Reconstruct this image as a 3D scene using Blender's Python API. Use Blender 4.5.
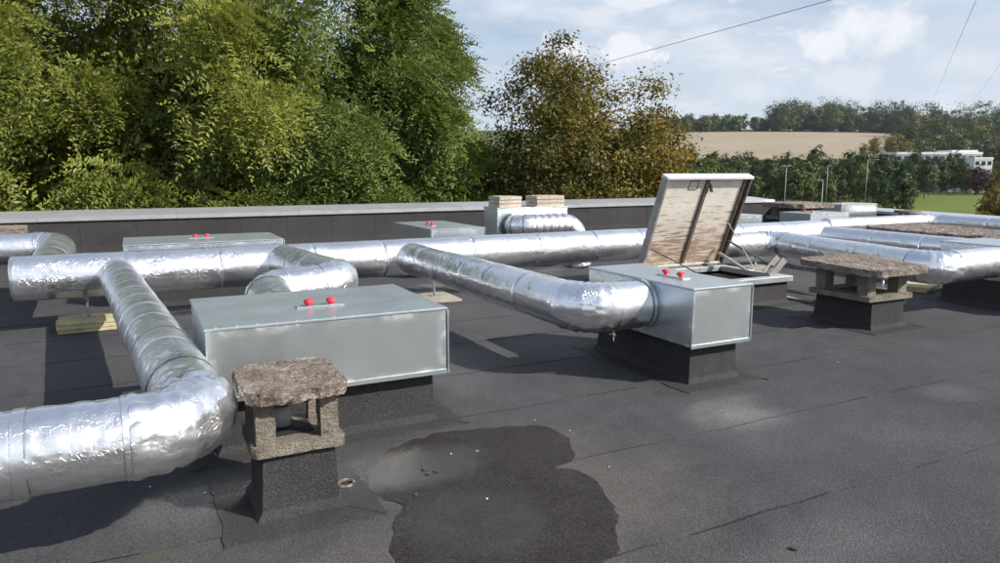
import bpy, bmesh, math, random
import numpy as np
from mathutils import Vector

# ------------------------------------------------------------------ reset
for o in list(bpy.data.objects): bpy.data.objects.remove(o, do_unlink=True)
scene = bpy.context.scene
COL = scene.collection

# ------------------------------------------------------------------ camera
# roof axes: X along the rear parapet, Y away from it, z = 0 on the roof felt
FPX, YH, CXP, CYP, EYE = 714.0, 171.0, 500.0, 281.5, 1.6
YAW = math.radians(27.0); PITCH = math.atan((CYP - YH) / FPX)
cam_d = bpy.data.cameras.new('camera'); cam = bpy.data.objects.new('camera', cam_d); COL.objects.link(cam)
cam_d.sensor_width = 36.0; cam_d.lens = 36.0 * FPX / 1000.0
cam_d.clip_start = 0.05; cam_d.clip_end = 9000.0
cam.location = (0, 0, EYE)
fwd = Vector((math.sin(YAW) * math.cos(PITCH), math.cos(YAW) * math.cos(PITCH), -math.sin(PITCH)))
cam.rotation_euler = fwd.to_track_quat('-Z', 'Y').to_euler()
scene.camera = cam

# ------------------------------------------------------------------ sky, sun, exposure
SUN_DIR = Vector((0.90, -1.0, 1.0)).normalized()            # towards the sun
SUN_EL = math.asin(SUN_DIR.z); SUN_ROT = math.atan2(SUN_DIR.x, SUN_DIR.y)
world = bpy.data.worlds.new('World'); scene.world = world; world.use_nodes = True
wn = world.node_tree; wn.nodes.clear()
def wnode(t, **k):
    n = wn.nodes.new(t)
    for a, v in k.items(): setattr(n, a, v)
    return n
def wmath(op, a, b=None, clamp=False):
    n = wnode('ShaderNodeMath', operation=op, use_clamp=clamp)
    for i, s in enumerate((a, b)):
        if s is None: continue
        if isinstance(s, (int, float)): n.inputs[i].default_value = s
        else: wn.links.new(s, n.inputs[i])
    return n.outputs[0]
w_out = wnode('ShaderNodeOutputWorld'); w_bg = wnode('ShaderNodeBackground')
w_bg.inputs['Strength'].default_value = 0.115
sky = wnode('ShaderNodeTexSky', sky_type='NISHITA', sun_disc=False, sun_elevation=SUN_EL, sun_rotation=SUN_ROT,
            altitude=120.0, air_density=1.0, dust_density=1.6, ozone_density=1.6)
tc = wnode('ShaderNodeTexCoord'); sep = wnode('ShaderNodeSeparateXYZ'); wn.links.new(tc.outputs['Generated'], sep.inputs[0])
zc = wmath('ADD', wmath('MAXIMUM', sep.outputs[2], 0.0), 0.16)
comb = wnode('ShaderNodeCombineXYZ')
wn.links.new(wmath('DIVIDE', sep.outputs[0], zc), comb.inputs[0]); wn.links.new(wmath('DIVIDE', sep.outputs[1], zc), comb.inputs[1])
def wnoise(scale, detail, rough, off, src=comb):
    mp = wnode('ShaderNodeMapping'); mp.inputs['Location'].default_value = off
    wn.links.new(src.outputs[0] if src is comb else src, mp.inputs[0])
    n = wnode('ShaderNodeTexNoise'); n.inputs['Scale'].default_value = scale
    n.inputs['Detail'].default_value = detail; n.inputs['Roughness'].default_value = rough
    wn.links.new(mp.outputs[0], n.inputs['Vector']); return n.outputs['Fac']
def wramp(src, a, b):
    n = wnode('ShaderNodeMapRange', interpolation_type='SMOOTHSTEP'); wn.links.new(src, n.inputs[0])
    n.inputs[1].default_value = a; n.inputs[2].default_value = b; return n.outputs[0]
veil = wmath('MULTIPLY', wramp(wnoise(0.55, 5, 0.6, (3.1, 1.7, 0.0)), 0.20, 0.58), 0.95)
low = wramp(sep.outputs[2], 0.30, 0.0)                     # paler, hazier air near the horizon all round
veil = wmath('MULTIPLY', veil, wmath('SUBTRACT', 1.0, wmath('MULTIPLY', wramp(sep.outputs[2], 0.25, 0.75), 0.65)))
veil = wmath('MAXIMUM', veil, wmath('MULTIPLY', low, 0.55))
cum = wramp(wnoise(2.3, 8, 0.55, (0.4, 5.2, 2.0)), 0.60, 0.70)
def pixdir(x, y):
    R_ = Vector((math.cos(YAW), -math.sin(YAW), 0)); U_ = R_.cross(fwd)
    return (fwd * FPX + R_ * (x - CXP) - U_ * (y - CYP)).normalized()
edge = wmath('MULTIPLY', wmath('SUBTRACT', wnoise(13.0, 8, 0.60, (0, 0, 0), tc.outputs['Generated']), 0.5), 0.20)
spots = None
for (px, py, rad, flat) in ((862, 26, 0.050, 1.6), (838, 38, 0.035, 1.9), (620, 52, 0.034, 1.5), (574, 46, 0.034, 1.3), (662, 55, 0.022, 1.6), (746, 92, 0.05, 2.6), (845, 82, 0.045, 2.2), (960, 60, 0.05, 2.4), (380, 8, 0.05, 1.8)):
    d = pixdir(px, py)
    sub = wnode('ShaderNodeVectorMath', operation='SUBTRACT'); wn.links.new(tc.outputs['Generated'], sub.inputs[0]); sub.inputs[1].default_value = d
    mul = wnode('ShaderNodeVectorMath', operation='MULTIPLY'); wn.links.new(sub.outputs[0], mul.inputs[0]); mul.inputs[1].default_value = (1, 1, flat)
    ln = wnode('ShaderNodeVectorMath', operation='LENGTH'); wn.links.new(mul.outputs[0], ln.inputs[0])
    dens = 1.0 if py < 60 else 0.45
    s = wmath('MULTIPLY', wramp(wmath('ADD', ln.outputs['Value'], edge), rad * 1.25, rad * 0.25), dens)
    spots = s if spots is None else wmath('MAXIMUM', spots, s)
cum = wmath('MAXIMUM', wmath('MULTIPLY', cum, 0.8), spots)
mpc = wnode('ShaderNodeMapping'); mpc.inputs['Scale'].default_value = (1, 1, 2.6); wn.links.new(tc.outputs['Generated'], mpc.inputs[0])
banks = wramp(wnoise(5.0, 9, 0.58, (1.3, 0.2, 0.6), mpc.outputs[0]), 0.47, 0.66)
banks = wmath('MULTIPLY', banks, wramp(sep.outputs[2], 0.55, 0.10))
cum = wmath('MAXIMUM', cum, wmath('MULTIPLY', banks, 0.75))
mixv = wnode('ShaderNodeMix', data_type='RGBA'); wn.links.new(veil, mixv.inputs['Factor']); wn.links.new(sky.outputs[0], mixv.inputs['A'])
mixv.inputs['B'].default_value = (4.5, 5.0, 5.8, 1)
mixc = wnode('ShaderNodeMix', data_type='RGBA'); wn.links.new(cum, mixc.inputs['Factor']); wn.links.new(mixv.outputs['Result'], mixc.inputs['A'])
mixc.inputs['B'].default_value = (6.0, 6.15, 6.5, 1)
wn.links.new(mixc.outputs['Result'], w_bg.inputs['Color']); wn.links.new(w_bg.outputs[0], w_out.inputs['Surface'])

sun_d = bpy.data.lights.new('sun', 'SUN'); sun_d.energy = 4.9; sun_d.angle = math.radians(0.55); sun_d.color = (1.0, 0.95, 0.87)
sun = bpy.data.objects.new('sun', sun_d); COL.objects.link(sun); sun.location = SUN_DIR * 60
sun.rotation_euler = SUN_DIR.to_track_quat('Z', 'Y').to_euler()
scene.view_settings.view_transform = 'Standard'; scene.view_settings.look = 'None'
scene.view_settings.exposure = 0.38; scene.view_settings.gamma = 1.0; scene.view_settings.use_curve_mapping = False
scene.render.engine = 'CYCLES'; scene.cycles.blur_glossy = 0.05; scene.cycles.sample_clamp_indirect = 25.0; scene.cycles.caustics_reflective = True

# ------------------------------------------------------------------ pixel -> place helpers
_F = np.array(fwd); _R = np.array((math.cos(YAW), -math.sin(YAW), 0.0)); _U = np.cross(_R, _F)
def at_z(x, y, z=0.0):
    d = _F * FPX + _R * (x - CXP) - _U * (y - CYP)
    return np.array((0, 0, EYE)) + d * ((z - EYE) / d[2])
def far(d, px):                     # distance ahead + picture column -> plan position
    lat = (px - CXP) / FPX * d
    return (d * math.sin(YAW) + lat * math.cos(YAW), d * math.cos(YAW) - lat * math.sin(YAW))

# ------------------------------------------------------------------ noise in numpy
def _hash(i, j, k, s):
    n = (i * 374761393 + j * 668265263 + k * 2147483647 + s * 974711) & 0xFFFFFFFF
    n = ((n ^ (n >> 13)) * 1274126177) & 0xFFFFFFFF
    return ((n ^ (n >> 16)) & 0xFFFF) / 65535.0
def vnoise(p, s=0):
    p = np.asarray(p, float); i = np.floor(p).astype(np.int64); f = p - i; f = f * f * (3 - 2 * f)
    r = 0
    for a in (0, 1):
        for b in (0, 1):
            for c in (0, 1):
                w = (f[..., 0] if a else 1 - f[..., 0]) * (f[..., 1] if b else 1 - f[..., 1]) * (f[..., 2] if c else 1 - f[..., 2])
                r = r + w * _hash(i[..., 0] + a, i[..., 1] + b, i[..., 2] + c, s)
    return r * 2 - 1
def fbm(p, s=0, o=3):
    return sum(vnoise(np.asarray(p) * 2 ** k, s + k) * 0.5 ** k for k in range(o))

# ------------------------------------------------------------------ materials
def newmat(name):
    m = bpy.data.materials.new(name); m.use_nodes = True
    nt = m.node_tree; b = nt.nodes['Principled BSDF']; return m, nt, b
class N:                                                     # tiny node-graph helper
    def __init__(s, nt): s.nt = nt
    def n(s, t, **k):
        x = s.nt.nodes.new(t)
        for a, v in k.items(): setattr(x, a, v)
        return x
    def link(s, a, b): s.nt.links.new(a, b)
    def coord(s, which='Object', scale=(1, 1, 1), loc=(0, 0, 0), rot=(0, 0, 0)):
        tc = s.n('ShaderNodeTexCoord'); mp = s.n('ShaderNodeMapping'); s.link(tc.outputs[which], mp.inputs[0])
        mp.inputs['Scale'].default_value = scale; mp.inputs['Location'].default_value = loc; mp.inputs['Rotation'].default_value = rot
        return mp.outputs[0]
    def pos(s, scale=(1, 1, 1)):
        g = s.n('ShaderNodeNewGeometry'); mp = s.n('ShaderNodeMapping'); s.link(g.outputs['Position'], mp.inputs[0])
        mp.inputs['Scale'].default_value = scale; return mp.outputs[0]
    def noise(s, v, scale, detail=4, rough=0.5, dist=0.0, out='Fac'):
        x = s.n('ShaderNodeTexNoise'); s.link(v, x.inputs['Vector'])
        for k, q in (('Scale', scale), ('Detail', detail), ('Roughness', rough), ('Distortion', dist)): x.inputs[k].default_value = q
        return x.outputs[out]
    def voro(s, v, scale, feature='F1', out='Distance', rnd=1.0):
        x = s.n('ShaderNodeTexVoronoi', feature=feature); s.link(v, x.inputs['Vector']); x.inputs['Scale'].default_value = scale
        x.inputs['Randomness'].default_value = rnd; return x.outputs[out]
    def m(s, op, a, b=None, clamp=False):
        x = s.n('ShaderNodeMath', operation=op, use_clamp=clamp)
        for i, q in enumerate((a, b)):
            if q is None: continue
            if isinstance(q, (int, float)): x.inputs[i].default_value = q
            else: s.link(q, x.inputs[i])
        return x.outputs[0]
    def map(s, v, a, b, c=0.0, d=1.0, smooth=True):
        x = s.n('ShaderNodeMapRange', interpolation_type='SMOOTHSTEP' if smooth else 'LINEAR'); s.link(v, x.inputs[0])
        for i, q in enumerate((a, b, c, d)): x.inputs[i + 1].default_value = q
        return x.outputs[0]
    def ramp(s, v, stops):
        x = s.n('ShaderNodeValToRGB'); s.link(v, x.inputs[0]); e = x.color_ramp.elements
        while len(e) < len(stops): e.new(0.5)
        for i, (p, c) in enumerate(stops): e[i].position = p; e[i].color = (*c, 1)
        return x.outputs[0]
    def mix(s, f, a, b, mode='MIX'):
        x = s.n('ShaderNodeMix', data_type='RGBA', blend_type=mode)
        for k, q in (('Factor', f), ('A', a), ('B', b)):
            i = x.inputs[k] if k == 'Factor' else [y for y in x.inputs if y.name == k and y.type == 'RGBA'][0]
            if isinstance(q, tuple): i.default_value = (*q, 1)
            elif isinstance(q, (int, float)): x.inputs[0].default_value = q
            else: s.link(q, x.inputs[0] if k == 'Factor' else i)
        return x.outputs['Result']
    def bump(s, h, strength, dist, normal=None):
        x = s.n('ShaderNodeBump'); s.link(h, x.inputs['Height'])
        if isinstance(strength, (int, float)): x.inputs['Strength'].default_value = strength
        else: s.link(strength, x.inputs['Strength'])
        x.inputs['Distance'].default_value = dist
        if normal is not None: s.link(normal, x.inputs['Normal'])
        return x.outputs[0]
    def sepz(s, v, i=2):
        x = s.n('ShaderNodeSeparateXYZ'); s.link(v, x.inputs[0]); return x.outputs[i]
M = {}
def plain(name, col, rough=0.6, metal=0.0, var=0.25, vs=6.0, bump=0.2, bs=60.0, bd=0.004, spec=0.5):
    m, nt, b = newmat(name); g = N(nt); v = g.coord()
    f = g.noise(v, vs, 6, 0.6)
    dark = tuple(c * (1 - var) for c in col); light = tuple(min(1, c * (1 + var)) for c in col)
    g.link(g.ramp(f, [(0.3, dark), (0.7, light)]), b.inputs['Base Color'])
    g.link(g.map(g.noise(v, vs * 2.3, 4), 0.3, 0.7, rough * 0.85, min(1, rough * 1.15)), b.inputs['Roughness'])
    b.inputs['Metallic'].default_value = metal; b.inputs['Specular IOR Level'].default_value = spec
    if bump: g.link(g.bump(g.noise(v, bs, 4, 0.6), bump, bd), b.inputs['Normal'])
    M[name] = m; return m

def foil_mat():
    m, nt, b = newmat('foil'); g = N(nt); v = g.pos()
    warp = g.n('ShaderNodeVectorMath', operation='ADD'); g.link(v, warp.inputs[0])
    sc = g.n('ShaderNodeVectorMath', operation='SCALE'); g.link(g.noise(v, 9, 3, 0.5, 0, 'Color'), sc.inputs[0]); sc.inputs['Scale'].default_value = 0.10
    g.link(sc.outputs[0], warp.inputs[1]); wv = warp.outputs[0]
    def facets(scale, vec):
        vo = g.n('ShaderNodeTexVoronoi', feature='F1'); g.link(vec, vo.inputs['Vector']); vo.inputs['Scale'].default_value = scale
        sb = g.n('ShaderNodeVectorMath', operation='SUBTRACT'); g.link(vo.outputs['Color'], sb.inputs[0]); sb.inputs[1].default_value = (0.5, 0.5, 0.5)
        dp = g.n('ShaderNodeVectorMath', operation='SUBTRACT'); g.link(vec, dp.inputs[0]); g.link(vo.outputs['Position'], dp.inputs[1])
        dt = g.n('ShaderNodeVectorMath', operation='DOT_PRODUCT'); g.link(sb.outputs[0], dt.inputs[0]); g.link(dp.outputs[0], dt.inputs[1]); return dt.outputs['Value']
    big = facets(17.0, wv); mid = facets(42.0, wv); fine = g.noise(wv, 120, 3, 0.6)
    mask = g.map(g.noise(v, 3.2, 3, 0.55), 0.44, 0.64, 0.10, 0.85)
    h = g.m('ADD', g.m('MULTIPLY', big, 0.42), g.m('ADD', g.m('MULTIPLY', mid, 0.60), g.m('MULTIPLY', fine, 0.0016)))
    h = g.m('MULTIPLY', h, mask)
    und = g.m('MULTIPLY', g.noise(v, 4.0, 2, 0.5), 0.012)
    h = g.m('ADD', h, und)
    g.link(g.bump(h, 0.45, 0.8), b.inputs['Normal'])
    b.inputs['Metallic'].default_value = 1.0
    g.link(g.ramp(g.noise(v, 4, 5, 0.6), [(0.3, (0.88, 0.89, 0.91)), (0.75, (0.95, 0.95, 0.96))]), b.inputs['Base Color'])
    g.link(g.map(g.noise(v, 7, 4), 0.3, 0.7, 0.16, 0.25), b.inputs['Roughness'])
    g2 = g.n('ShaderNodeBsdfGlossy'); g2.inputs['Roughness'].default_value = 0.48; g2.inputs['Color'].default_value = (0.95, 0.955, 0.97, 1)
    nl = [l for l in nt.links if l.to_socket == b.inputs['Normal']][0]; g.link(nl.from_socket, g2.inputs['Normal'])
    mx = g.n('ShaderNodeMixShader'); g.link(g.map(g.noise(v, 2.2, 3, 0.5), 0.3, 0.7, 0.22, 0.42), mx.inputs[0]); g.link(b.outputs[0], mx.inputs[1]); g.link(g2.outputs[0], mx.inputs[2])
    out = [n for n in nt.nodes if n.type == 'OUTPUT_MATERIAL'][0]; g.link(mx.outputs[0], out.inputs['Surface'])
    M['foil'] = m
foil_mat()
def galv_mat(name, base, rough, metal=0.85, bloom=True):
    m, nt, b = newmat(name); g = N(nt); v = g.coord()
    sp = g.n('ShaderNodeTexVoronoi', feature='F1'); g.link(v, sp.inputs['Vector']); sp.inputs['Scale'].default_value = 70
    spang = g.sepz(sp.outputs['Color'], 0)
    cloud = g.noise(v, 3.0, 6, 0.62)
    t = g.m('ADD', g.m('MULTIPLY', spang, 0.03), g.m('MULTIPLY', cloud, 0.97))
    col = g.ramp(t, [(0.25, tuple(c * 0.94 for c in base)), (0.72, tuple(min(1, c * 1.05) for c in base))])
    # white oxide bloom along the folded edges
    gc = g.n('ShaderNodeTexCoord').outputs['Generated']; sx = g.n('ShaderNodeSeparateXYZ'); g.link(gc, sx.inputs[0])
    def edge(o): return g.m('ABSOLUTE', g.m('SUBTRACT', o, 0.5))
    e1 = g.map(edge(sx.outputs[2]), 0.34, 0.5); e2 = g.m('MULTIPLY', g.map(edge(sx.outputs[0]), 0.44, 0.5), g.map(edge(sx.outputs[1]), 0.44, 0.5))
    e = g.m('MULTIPLY', g.m('MAXIMUM', e1, e2), g.map(g.noise(v, 7, 2, 0.5), 0.42, 0.72))
    if not bloom: e = g.m('MULTIPLY', g.map(g.noise(v, 8, 5, 0.65), 0.60, 0.75), 0.15)
    col = g.mix(g.m('MULTIPLY', e, 0.45), col, (0.78, 0.80, 0.80)); g.link(col, b.inputs['Base Color'])
    g.link(g.m('MULTIPLY', g.m('SUBTRACT', 1.0, g.m('MULTIPLY', e, 0.45)), metal), b.inputs['Metallic'])
    g.link(g.map(t, 0.2, 0.8, rough * 0.9, rough * 1.12), b.inputs['Roughness'])
    g.link(g.bump(g.noise(v, 1.6, 2, 0.5), 0.22, 0.05), b.inputs['Normal'])
    M[name] = m
galv_mat('galvanised', (0.66, 0.715, 0.73), 0.24, 0.86)
galv_mat('galvanised_top', (0.52, 0.57, 0.59), 0.36, 0.74, False)
galv_mat('galvanised_dull', (0.42, 0.45, 0.46), 0.48, 0.7)
galv_mat('coping_metal', (0.58, 0.59, 0.61), 0.40, 0.6, False)

def felt_mat(name, base, stain=True, patchy=0.35):
    m, nt, b = newmat(name); g = N(nt); v = g.pos()
    gran = g.noise(v, 110, 3, 0.78); gran2 = g.voro(v, 110.0); cloud = g.noise(v, 0.55, 7, 0.62); mott = g.noise(v, 4.5, 6, 0.65)
    t = g.m('ADD', g.m('MULTIPLY', gran, 0.62), g.m('ADD', g.m('MULTIPLY', cloud, 0.24), g.m('MULTIPLY', mott, 0.14)))
    col = g.ramp(t, [(0.36, tuple(c * 0.40 for c in base)), (0.5, base), (0.64, tuple(c * 2.1 for c in base))])
    if stain:
        # dried silt left round the puddle and a few scuffed pale places
        sx = g.n('ShaderNodeSeparateXYZ'); g.link(v, sx.inputs[0])
        def spot(x, y, rx, ry, soft):
            dx = g.m('DIVIDE', g.m('SUBTRACT', sx.outputs[0], x), rx); dy = g.m('DIVIDE', g.m('SUBTRACT', sx.outputs[1], y), ry)
            d = g.m('SQRT', g.m('ADD', g.m('MULTIPLY', dx, dx), g.m('MULTIPLY', dy, dy)))
            d = g.m('ADD', d, g.m('MULTIPLY', g.m('SUBTRACT', g.noise(v, 3.0, 6, 0.7), 0.5), 1.1))
            return g.map(d, 1.0, 1.0 - soft)
        silt = g.m('MAXIMUM', spot(1.75, 2.95, 1.15, 1.15, 0.7), g.m('MULTIPLY', spot(0.75, 2.55, 0.8, 0.6, 0.8), 0.8))
        silt = g.m('MAXIMUM', silt, g.m('MULTIPLY', spot(-0.1, 2.55, 0.6, 0.5, 0.8), 0.7))
        pale = g.m('MAXIMUM', spot(3.55, 3.25, 0.42, 0.30, 0.9), g.m('MULTIPLY', spot(5.2, 3.0, 0.35, 0.25, 0.8), 0.5))
        pale = g.m('MAXIMUM', pale, g.m('MULTIPLY', spot(2.6, 1.9, 0.8, 0.35, 0.9), 0.6))
        moss = spot(0.0, 3.12, 0.20, 0.13, 0.9)
        fleck = g.map(gran, 0.45, 0.7, 0.35, 1.0)
        col = g.mix(g.m('MULTIPLY', g.m('MULTIPLY', silt, 0.85), fleck), col, (0.150, 0.128, 0.112))
        col = g.mix(g.m('MULTIPLY', g.m('MULTIPLY', pale, 0.9), fleck), col, (0.165, 0.165, 0.165))
        col = g.mix(g.m('MULTIPLY', g.m('MULTIPLY', moss, 0.5), fleck), col, (0.10, 0.085, 0.03))
    g.link(col, b.inputs['Base Color'])
    g.link(g.map(mott, 0.3, 0.7, 0.78, 0.95), b.inputs['Roughness']); b.inputs['Specular IOR Level'].default_value = 0.35
    g.link(g.bump(g.m('ADD', gran, g.m('MULTIPLY', gran2, 0.8)), 0.7, 0.005, g.bump(g.noise(v, 2.5, 3, 0.5), 0.25, 0.02)), b.inputs['Normal'])
    M[name] = m
felt_mat('felt', (0.050, 0.0495, 0.053))
felt_mat('felt_upstand', (0.036, 0.0345, 0.036), False)
felt_mat('bitumen_edge', (0.021, 0.020, 0.021), False)

def puddle_mat():
    m, nt, b = newmat('wet_felt'); g = N(nt); v = g.pos()
    gran = g.noise(v, 95, 3, 0.75); sx = g.n('ShaderNodeSeparateXYZ'); g.link(v, sx.inputs[0])
    def spot(x, y, rx, ry, rot=0.0):
        dx = g.m('SUBTRACT', sx.outputs[0], x); dy = g.m('SUBTRACT', sx.outputs[1], y); c, s_ = math.cos(rot), math.sin(rot)
        u = g.m('DIVIDE', g.m('ADD', g.m('MULTIPLY', dx, c), g.m('MULTIPLY', dy, s_)), rx)
        w = g.m('DIVIDE', g.m('SUBTRACT', g.m('MULTIPLY', dy, c), g.m('MULTIPLY', dx, s_)), ry)
        d = g.m('SQRT', g.m('ADD', g.m('MULTIPLY', u, u), g.m('MULTIPLY', w, w)))
        d = g.m('ADD', d, g.m('MULTIPLY', g.m('SUBTRACT', g.noise(v, 7.0, 5, 0.7), 0.5), 0.7))
        return g.map(d, 1.05, 0.55)
    water = g.m('MAXIMUM', spot(1.30, 3.50, 0.46, 0.30, 0.1), g.m('MULTIPLY', spot(1.30, 2.80, 0.40, 0.40), 0.55))
    film = g.m('MULTIPLY', water, g.map(gran, 0.36, 0.60, 1.0, 0.55))
    patch = g.map(g.noise(v, 5.0, 5, 0.65), 0.35, 0.7)
    g.link(g.mix(g.m('MULTIPLY', patch, 0.6), g.ramp(gran, [(0.40, (0.006, 0.0048, 0.0045)), (0.60, (0.036, 0.028, 0.025))]), g.ramp(gran, [(0.40, (0.012, 0.0105, 0.010)), (0.60, (0.060, 0.050, 0.046))])), b.inputs['Base Color'])
    g.link(g.map(film, 0.0, 1.0, 0.62, 0.33, False), b.inputs['Roughness'])
    g.link(g.map(film, 0.0, 1.0, 0.30, 1.0, False), b.inputs['Specular IOR Level'])
    st = g.map(water, 0.0, 1.0, 0.9, 0.6, False)
    g.link(g.bump(gran, st, 0.0035), b.inputs['Normal'])
    M['wet_felt'] = m
puddle_mat()

def concrete_mat(name, a, b_, c):
    m, nt, b = newmat(name); g = N(nt); v = g.coord()
    big = g.noise(v, 6, 6, 0.7); st = g.noise(g.coord('Object', (30, 90, 40)), 1.2, 5, 0.7, 1.5); agg = g.voro(v, 75.0); fi = g.noise(v, 160, 3, 0.7)
    t = g.m('ADD', g.m('MULTIPLY', big, 0.35), g.m('ADD', g.m('MULTIPLY', st, 0.45), g.m('MULTIPLY', fi, 0.20)))
    col = g.ramp(t, [(0.38, a), (0.5, b_), (0.61, c)])
    col = g.mix(g.map(g.noise(v, 22, 4, 0.6), 0.60, 0.72), col, tuple(x * 0.25 for x in a)); g.link(col, b.inputs['Base Color'])
    b.inputs['Roughness'].default_value = 0.95; b.inputs['Specular IOR Level'].default_value = 0.2
    g.link(g.bump(g.m('ADD', g.m('MULTIPLY', st, 1.0), g.m('ADD', g.m('MULTIPLY', agg, 0.6), fi)), 1.0, 0.012), b.inputs['Normal'])
    M[name] = m
concrete_mat('cap_concrete', (0.082, 0.064, 0.052), (0.235, 0.190, 0.158), (0.58, 0.52, 0.46))
concrete_mat('base_concrete', (0.13, 0.112, 0.088), (0.235, 0.205, 0.165), (0.36, 0.325, 0.275))
concrete_mat('slab_concrete', (0.40, 0.34, 0.27), (0.56, 0.48, 0.39), (0.70, 0.63, 0.54))
concrete_mat('pale_board', (0.28, 0.26, 0.21), (0.40, 0.37, 0.30), (0.52, 0.49, 0.41))
plain('red_plastic', (0.60, 0.030, 0.050), 0.5, 0, 0.2, 40, 0.0)
plain('grey_pipe', (0.35, 0.36, 0.36), 0.5, 0, 0.1)
plain('dark_steel', (0.10, 0.095, 0.09), 0.5, 0.6, 0.3, 30)
plain('zinc_rod', (0.5, 0.5, 0.5), 0.35, 0.9, 0.15, 30)
plain('yellow_board', (0.40, 0.355, 0.21), 0.8, 0, 0.25, 9)
plain('insulation', (0.34, 0.27, 0.20), 0.95, 0, 0.4, 40)
plain('lid_rail', (0.36, 0.345, 0.32), 0.55, 0.5, 0.2, 12)
plain('lid_rail_dark', (0.115, 0.092, 0.07), 0.75, 0.0, 0.35, 14)
plain('white_bit', (0.7, 0.7, 0.68), 0.6, 0, 0.1)
plain('dead_leaf', (0.07, 0.045, 0.03), 0.8, 0, 0.4)
plain('white_render', (0.74, 0.74, 0.73), 0.8, 0, 0.06, 0.3, 0.0)
plain('grey_render', (0.34, 0.36, 0.38), 0.8, 0, 0.08, 0.3, 0.0)
plain('building_wall', (0.45, 0.43, 0.40), 0.9, 0, 0.1, 0.7)
plain('pole_metal', (0.30, 0.31, 0.31), 0.5, 0.5, 0.1, 3)
plain('cable_black', (0.06, 0.06, 0.065), 0.6, 0, 0.1)
plain('bark', (0.085, 0.068, 0.052), 0.95, 0, 0.4, 14, 0.8, 30, 0.03)
plain('fence_dark', (0.035, 0.05, 0.035), 0.7, 0, 0.2)
plain('hole_shade', (0.012, 0.012, 0.012), 0.9, 0, 0.2)  # near-black colour standing in for the shade inside openings
def window_mat():
    m, nt, b = newmat('window_glass'); b.inputs['Base Color'].default_value = (0.03, 0.04, 0.05, 1); b.inputs['Roughness'].default_value = 0.08
    M['window_glass'] = m
window_mat()
def lidpanel_mat():
    m, nt, b = newmat('lid_panel'); g = N(nt); v = g.coord()
    # lid panel lies in local X (width) / Z (height); brown stains run across it in short dashes
    st = g.noise(g.coord('Object', (3.5, 3.5, 34)), 1.0, 5, 0.65); st2 = g.noise(g.coord('Object', (7, 7, 60)), 1.0, 3, 0.6)
    low = g.map(g.sepz(g.n('ShaderNodeTexCoord').outputs['Generated']), 0.75, 0.10)
    f = g.map(g.m('ADD', st, g.m('MULTIPLY', low, 0.15)), 0.56, 0.66)
    f2 = g.map(st2, 0.62, 0.70)
    base = g.ramp(g.noise(v, 3, 5, 0.6), [(0.3, (0.58, 0.54, 0.47)), (0.7, (0.72, 0.68, 0.61))])
    warm = g.mix(g.m('MULTIPLY', g.m('MULTIPLY', low, g.noise(v, 4, 4)), 0.7), base, (0.42, 0.27, 0.16))
    col = g.mix(g.m('MULTIPLY', f, 0.72), warm, (0.22, 0.11, 0.055)); col = g.mix(g.m('MULTIPLY', f2, 0.7), col, (0.12, 0.07, 0.045))
    g.link(col, b.inputs['Base Color']); b.inputs['Roughness'].default_value = 0.8
    g.link(g.bump(st, 0.3, 0.004), b.inputs['Normal']); M['lid_panel'] = m
lidpanel_mat()
def leaf_mat(name, trans=0.35):
    m = bpy.data.materials.new(name); m.use_nodes = True; nt = m.node_tree; nt.nodes.clear(); g = N(nt)
    at = g.n('ShaderNodeAttribute', attribute_name='tint', attribute_type='GEOMETRY')
    d = g.n('ShaderNodeBsdfDiffuse'); t = g.n('ShaderNodeBsdfTranslucent'); gl = g.n('ShaderNodeBsdfGlossy'); gl.inputs['Roughness'].default_value = 0.42
    g.link(at.outputs['Color'], d.inputs['Color'])
    hs = g.n('ShaderNodeHueSaturation'); hs.inputs['Value'].default_value = 1.25; hs.inputs['Saturation'].default_value = 1.1
    g.link(at.outputs['Color'], hs.inputs['Color']); g.link(hs.outputs[0], t.inputs['Color'])
    a = g.n('ShaderNodeMixShader'); a.inputs[0].default_value = trans; g.link(d.outputs[0], a.inputs[1]); g.link(t.outputs[0], a.inputs[2])
    c = g.n('ShaderNodeMixShader'); c.inputs[0].default_value = 0.015; g.link(a.outputs[0], c.inputs[1]); g.link(gl.outputs[0], c.inputs[2])
    o = g.n('ShaderNodeOutputMaterial'); g.link(c.outputs[0], o.inputs[0]); M[name] = m
leaf_mat('leaf', 0.30); leaf_mat('far_leaf', 0.2)
def ground_mat(name, c1, c2, c3, sc):
    m, nt, b = newmat(name); g = N(nt); v = g.pos()
    t = g.m('ADD', g.m('MULTIPLY', g.noise(v, sc, 6, 0.6), 0.6), g.m('MULTIPLY', g.noise(v, sc * 14, 4, 0.7), 0.4))
    g.link(g.ramp(t, [(0.3, c1), (0.5, c2), (0.7, c3)]), b.inputs['Base Color']); b.inputs['Roughness'].default_value = 0.95; b.inputs['Specular IOR Level'].default_value = 0.1
    M[name] = m
ground_mat('meadow', (0.05, 0.07, 0.02), (0.075, 0.10, 0.028), (0.11, 0.12, 0.045), 0.03)
ground_mat('lawn_grass', (0.085, 0.125, 0.025), (0.11, 0.15, 0.03), (0.14, 0.165, 0.045), 0.06)
ground_mat('soil', (0.25, 0.205, 0.145), (0.30, 0.25, 0.18), (0.34, 0.285, 0.215), 0.02)

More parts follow.
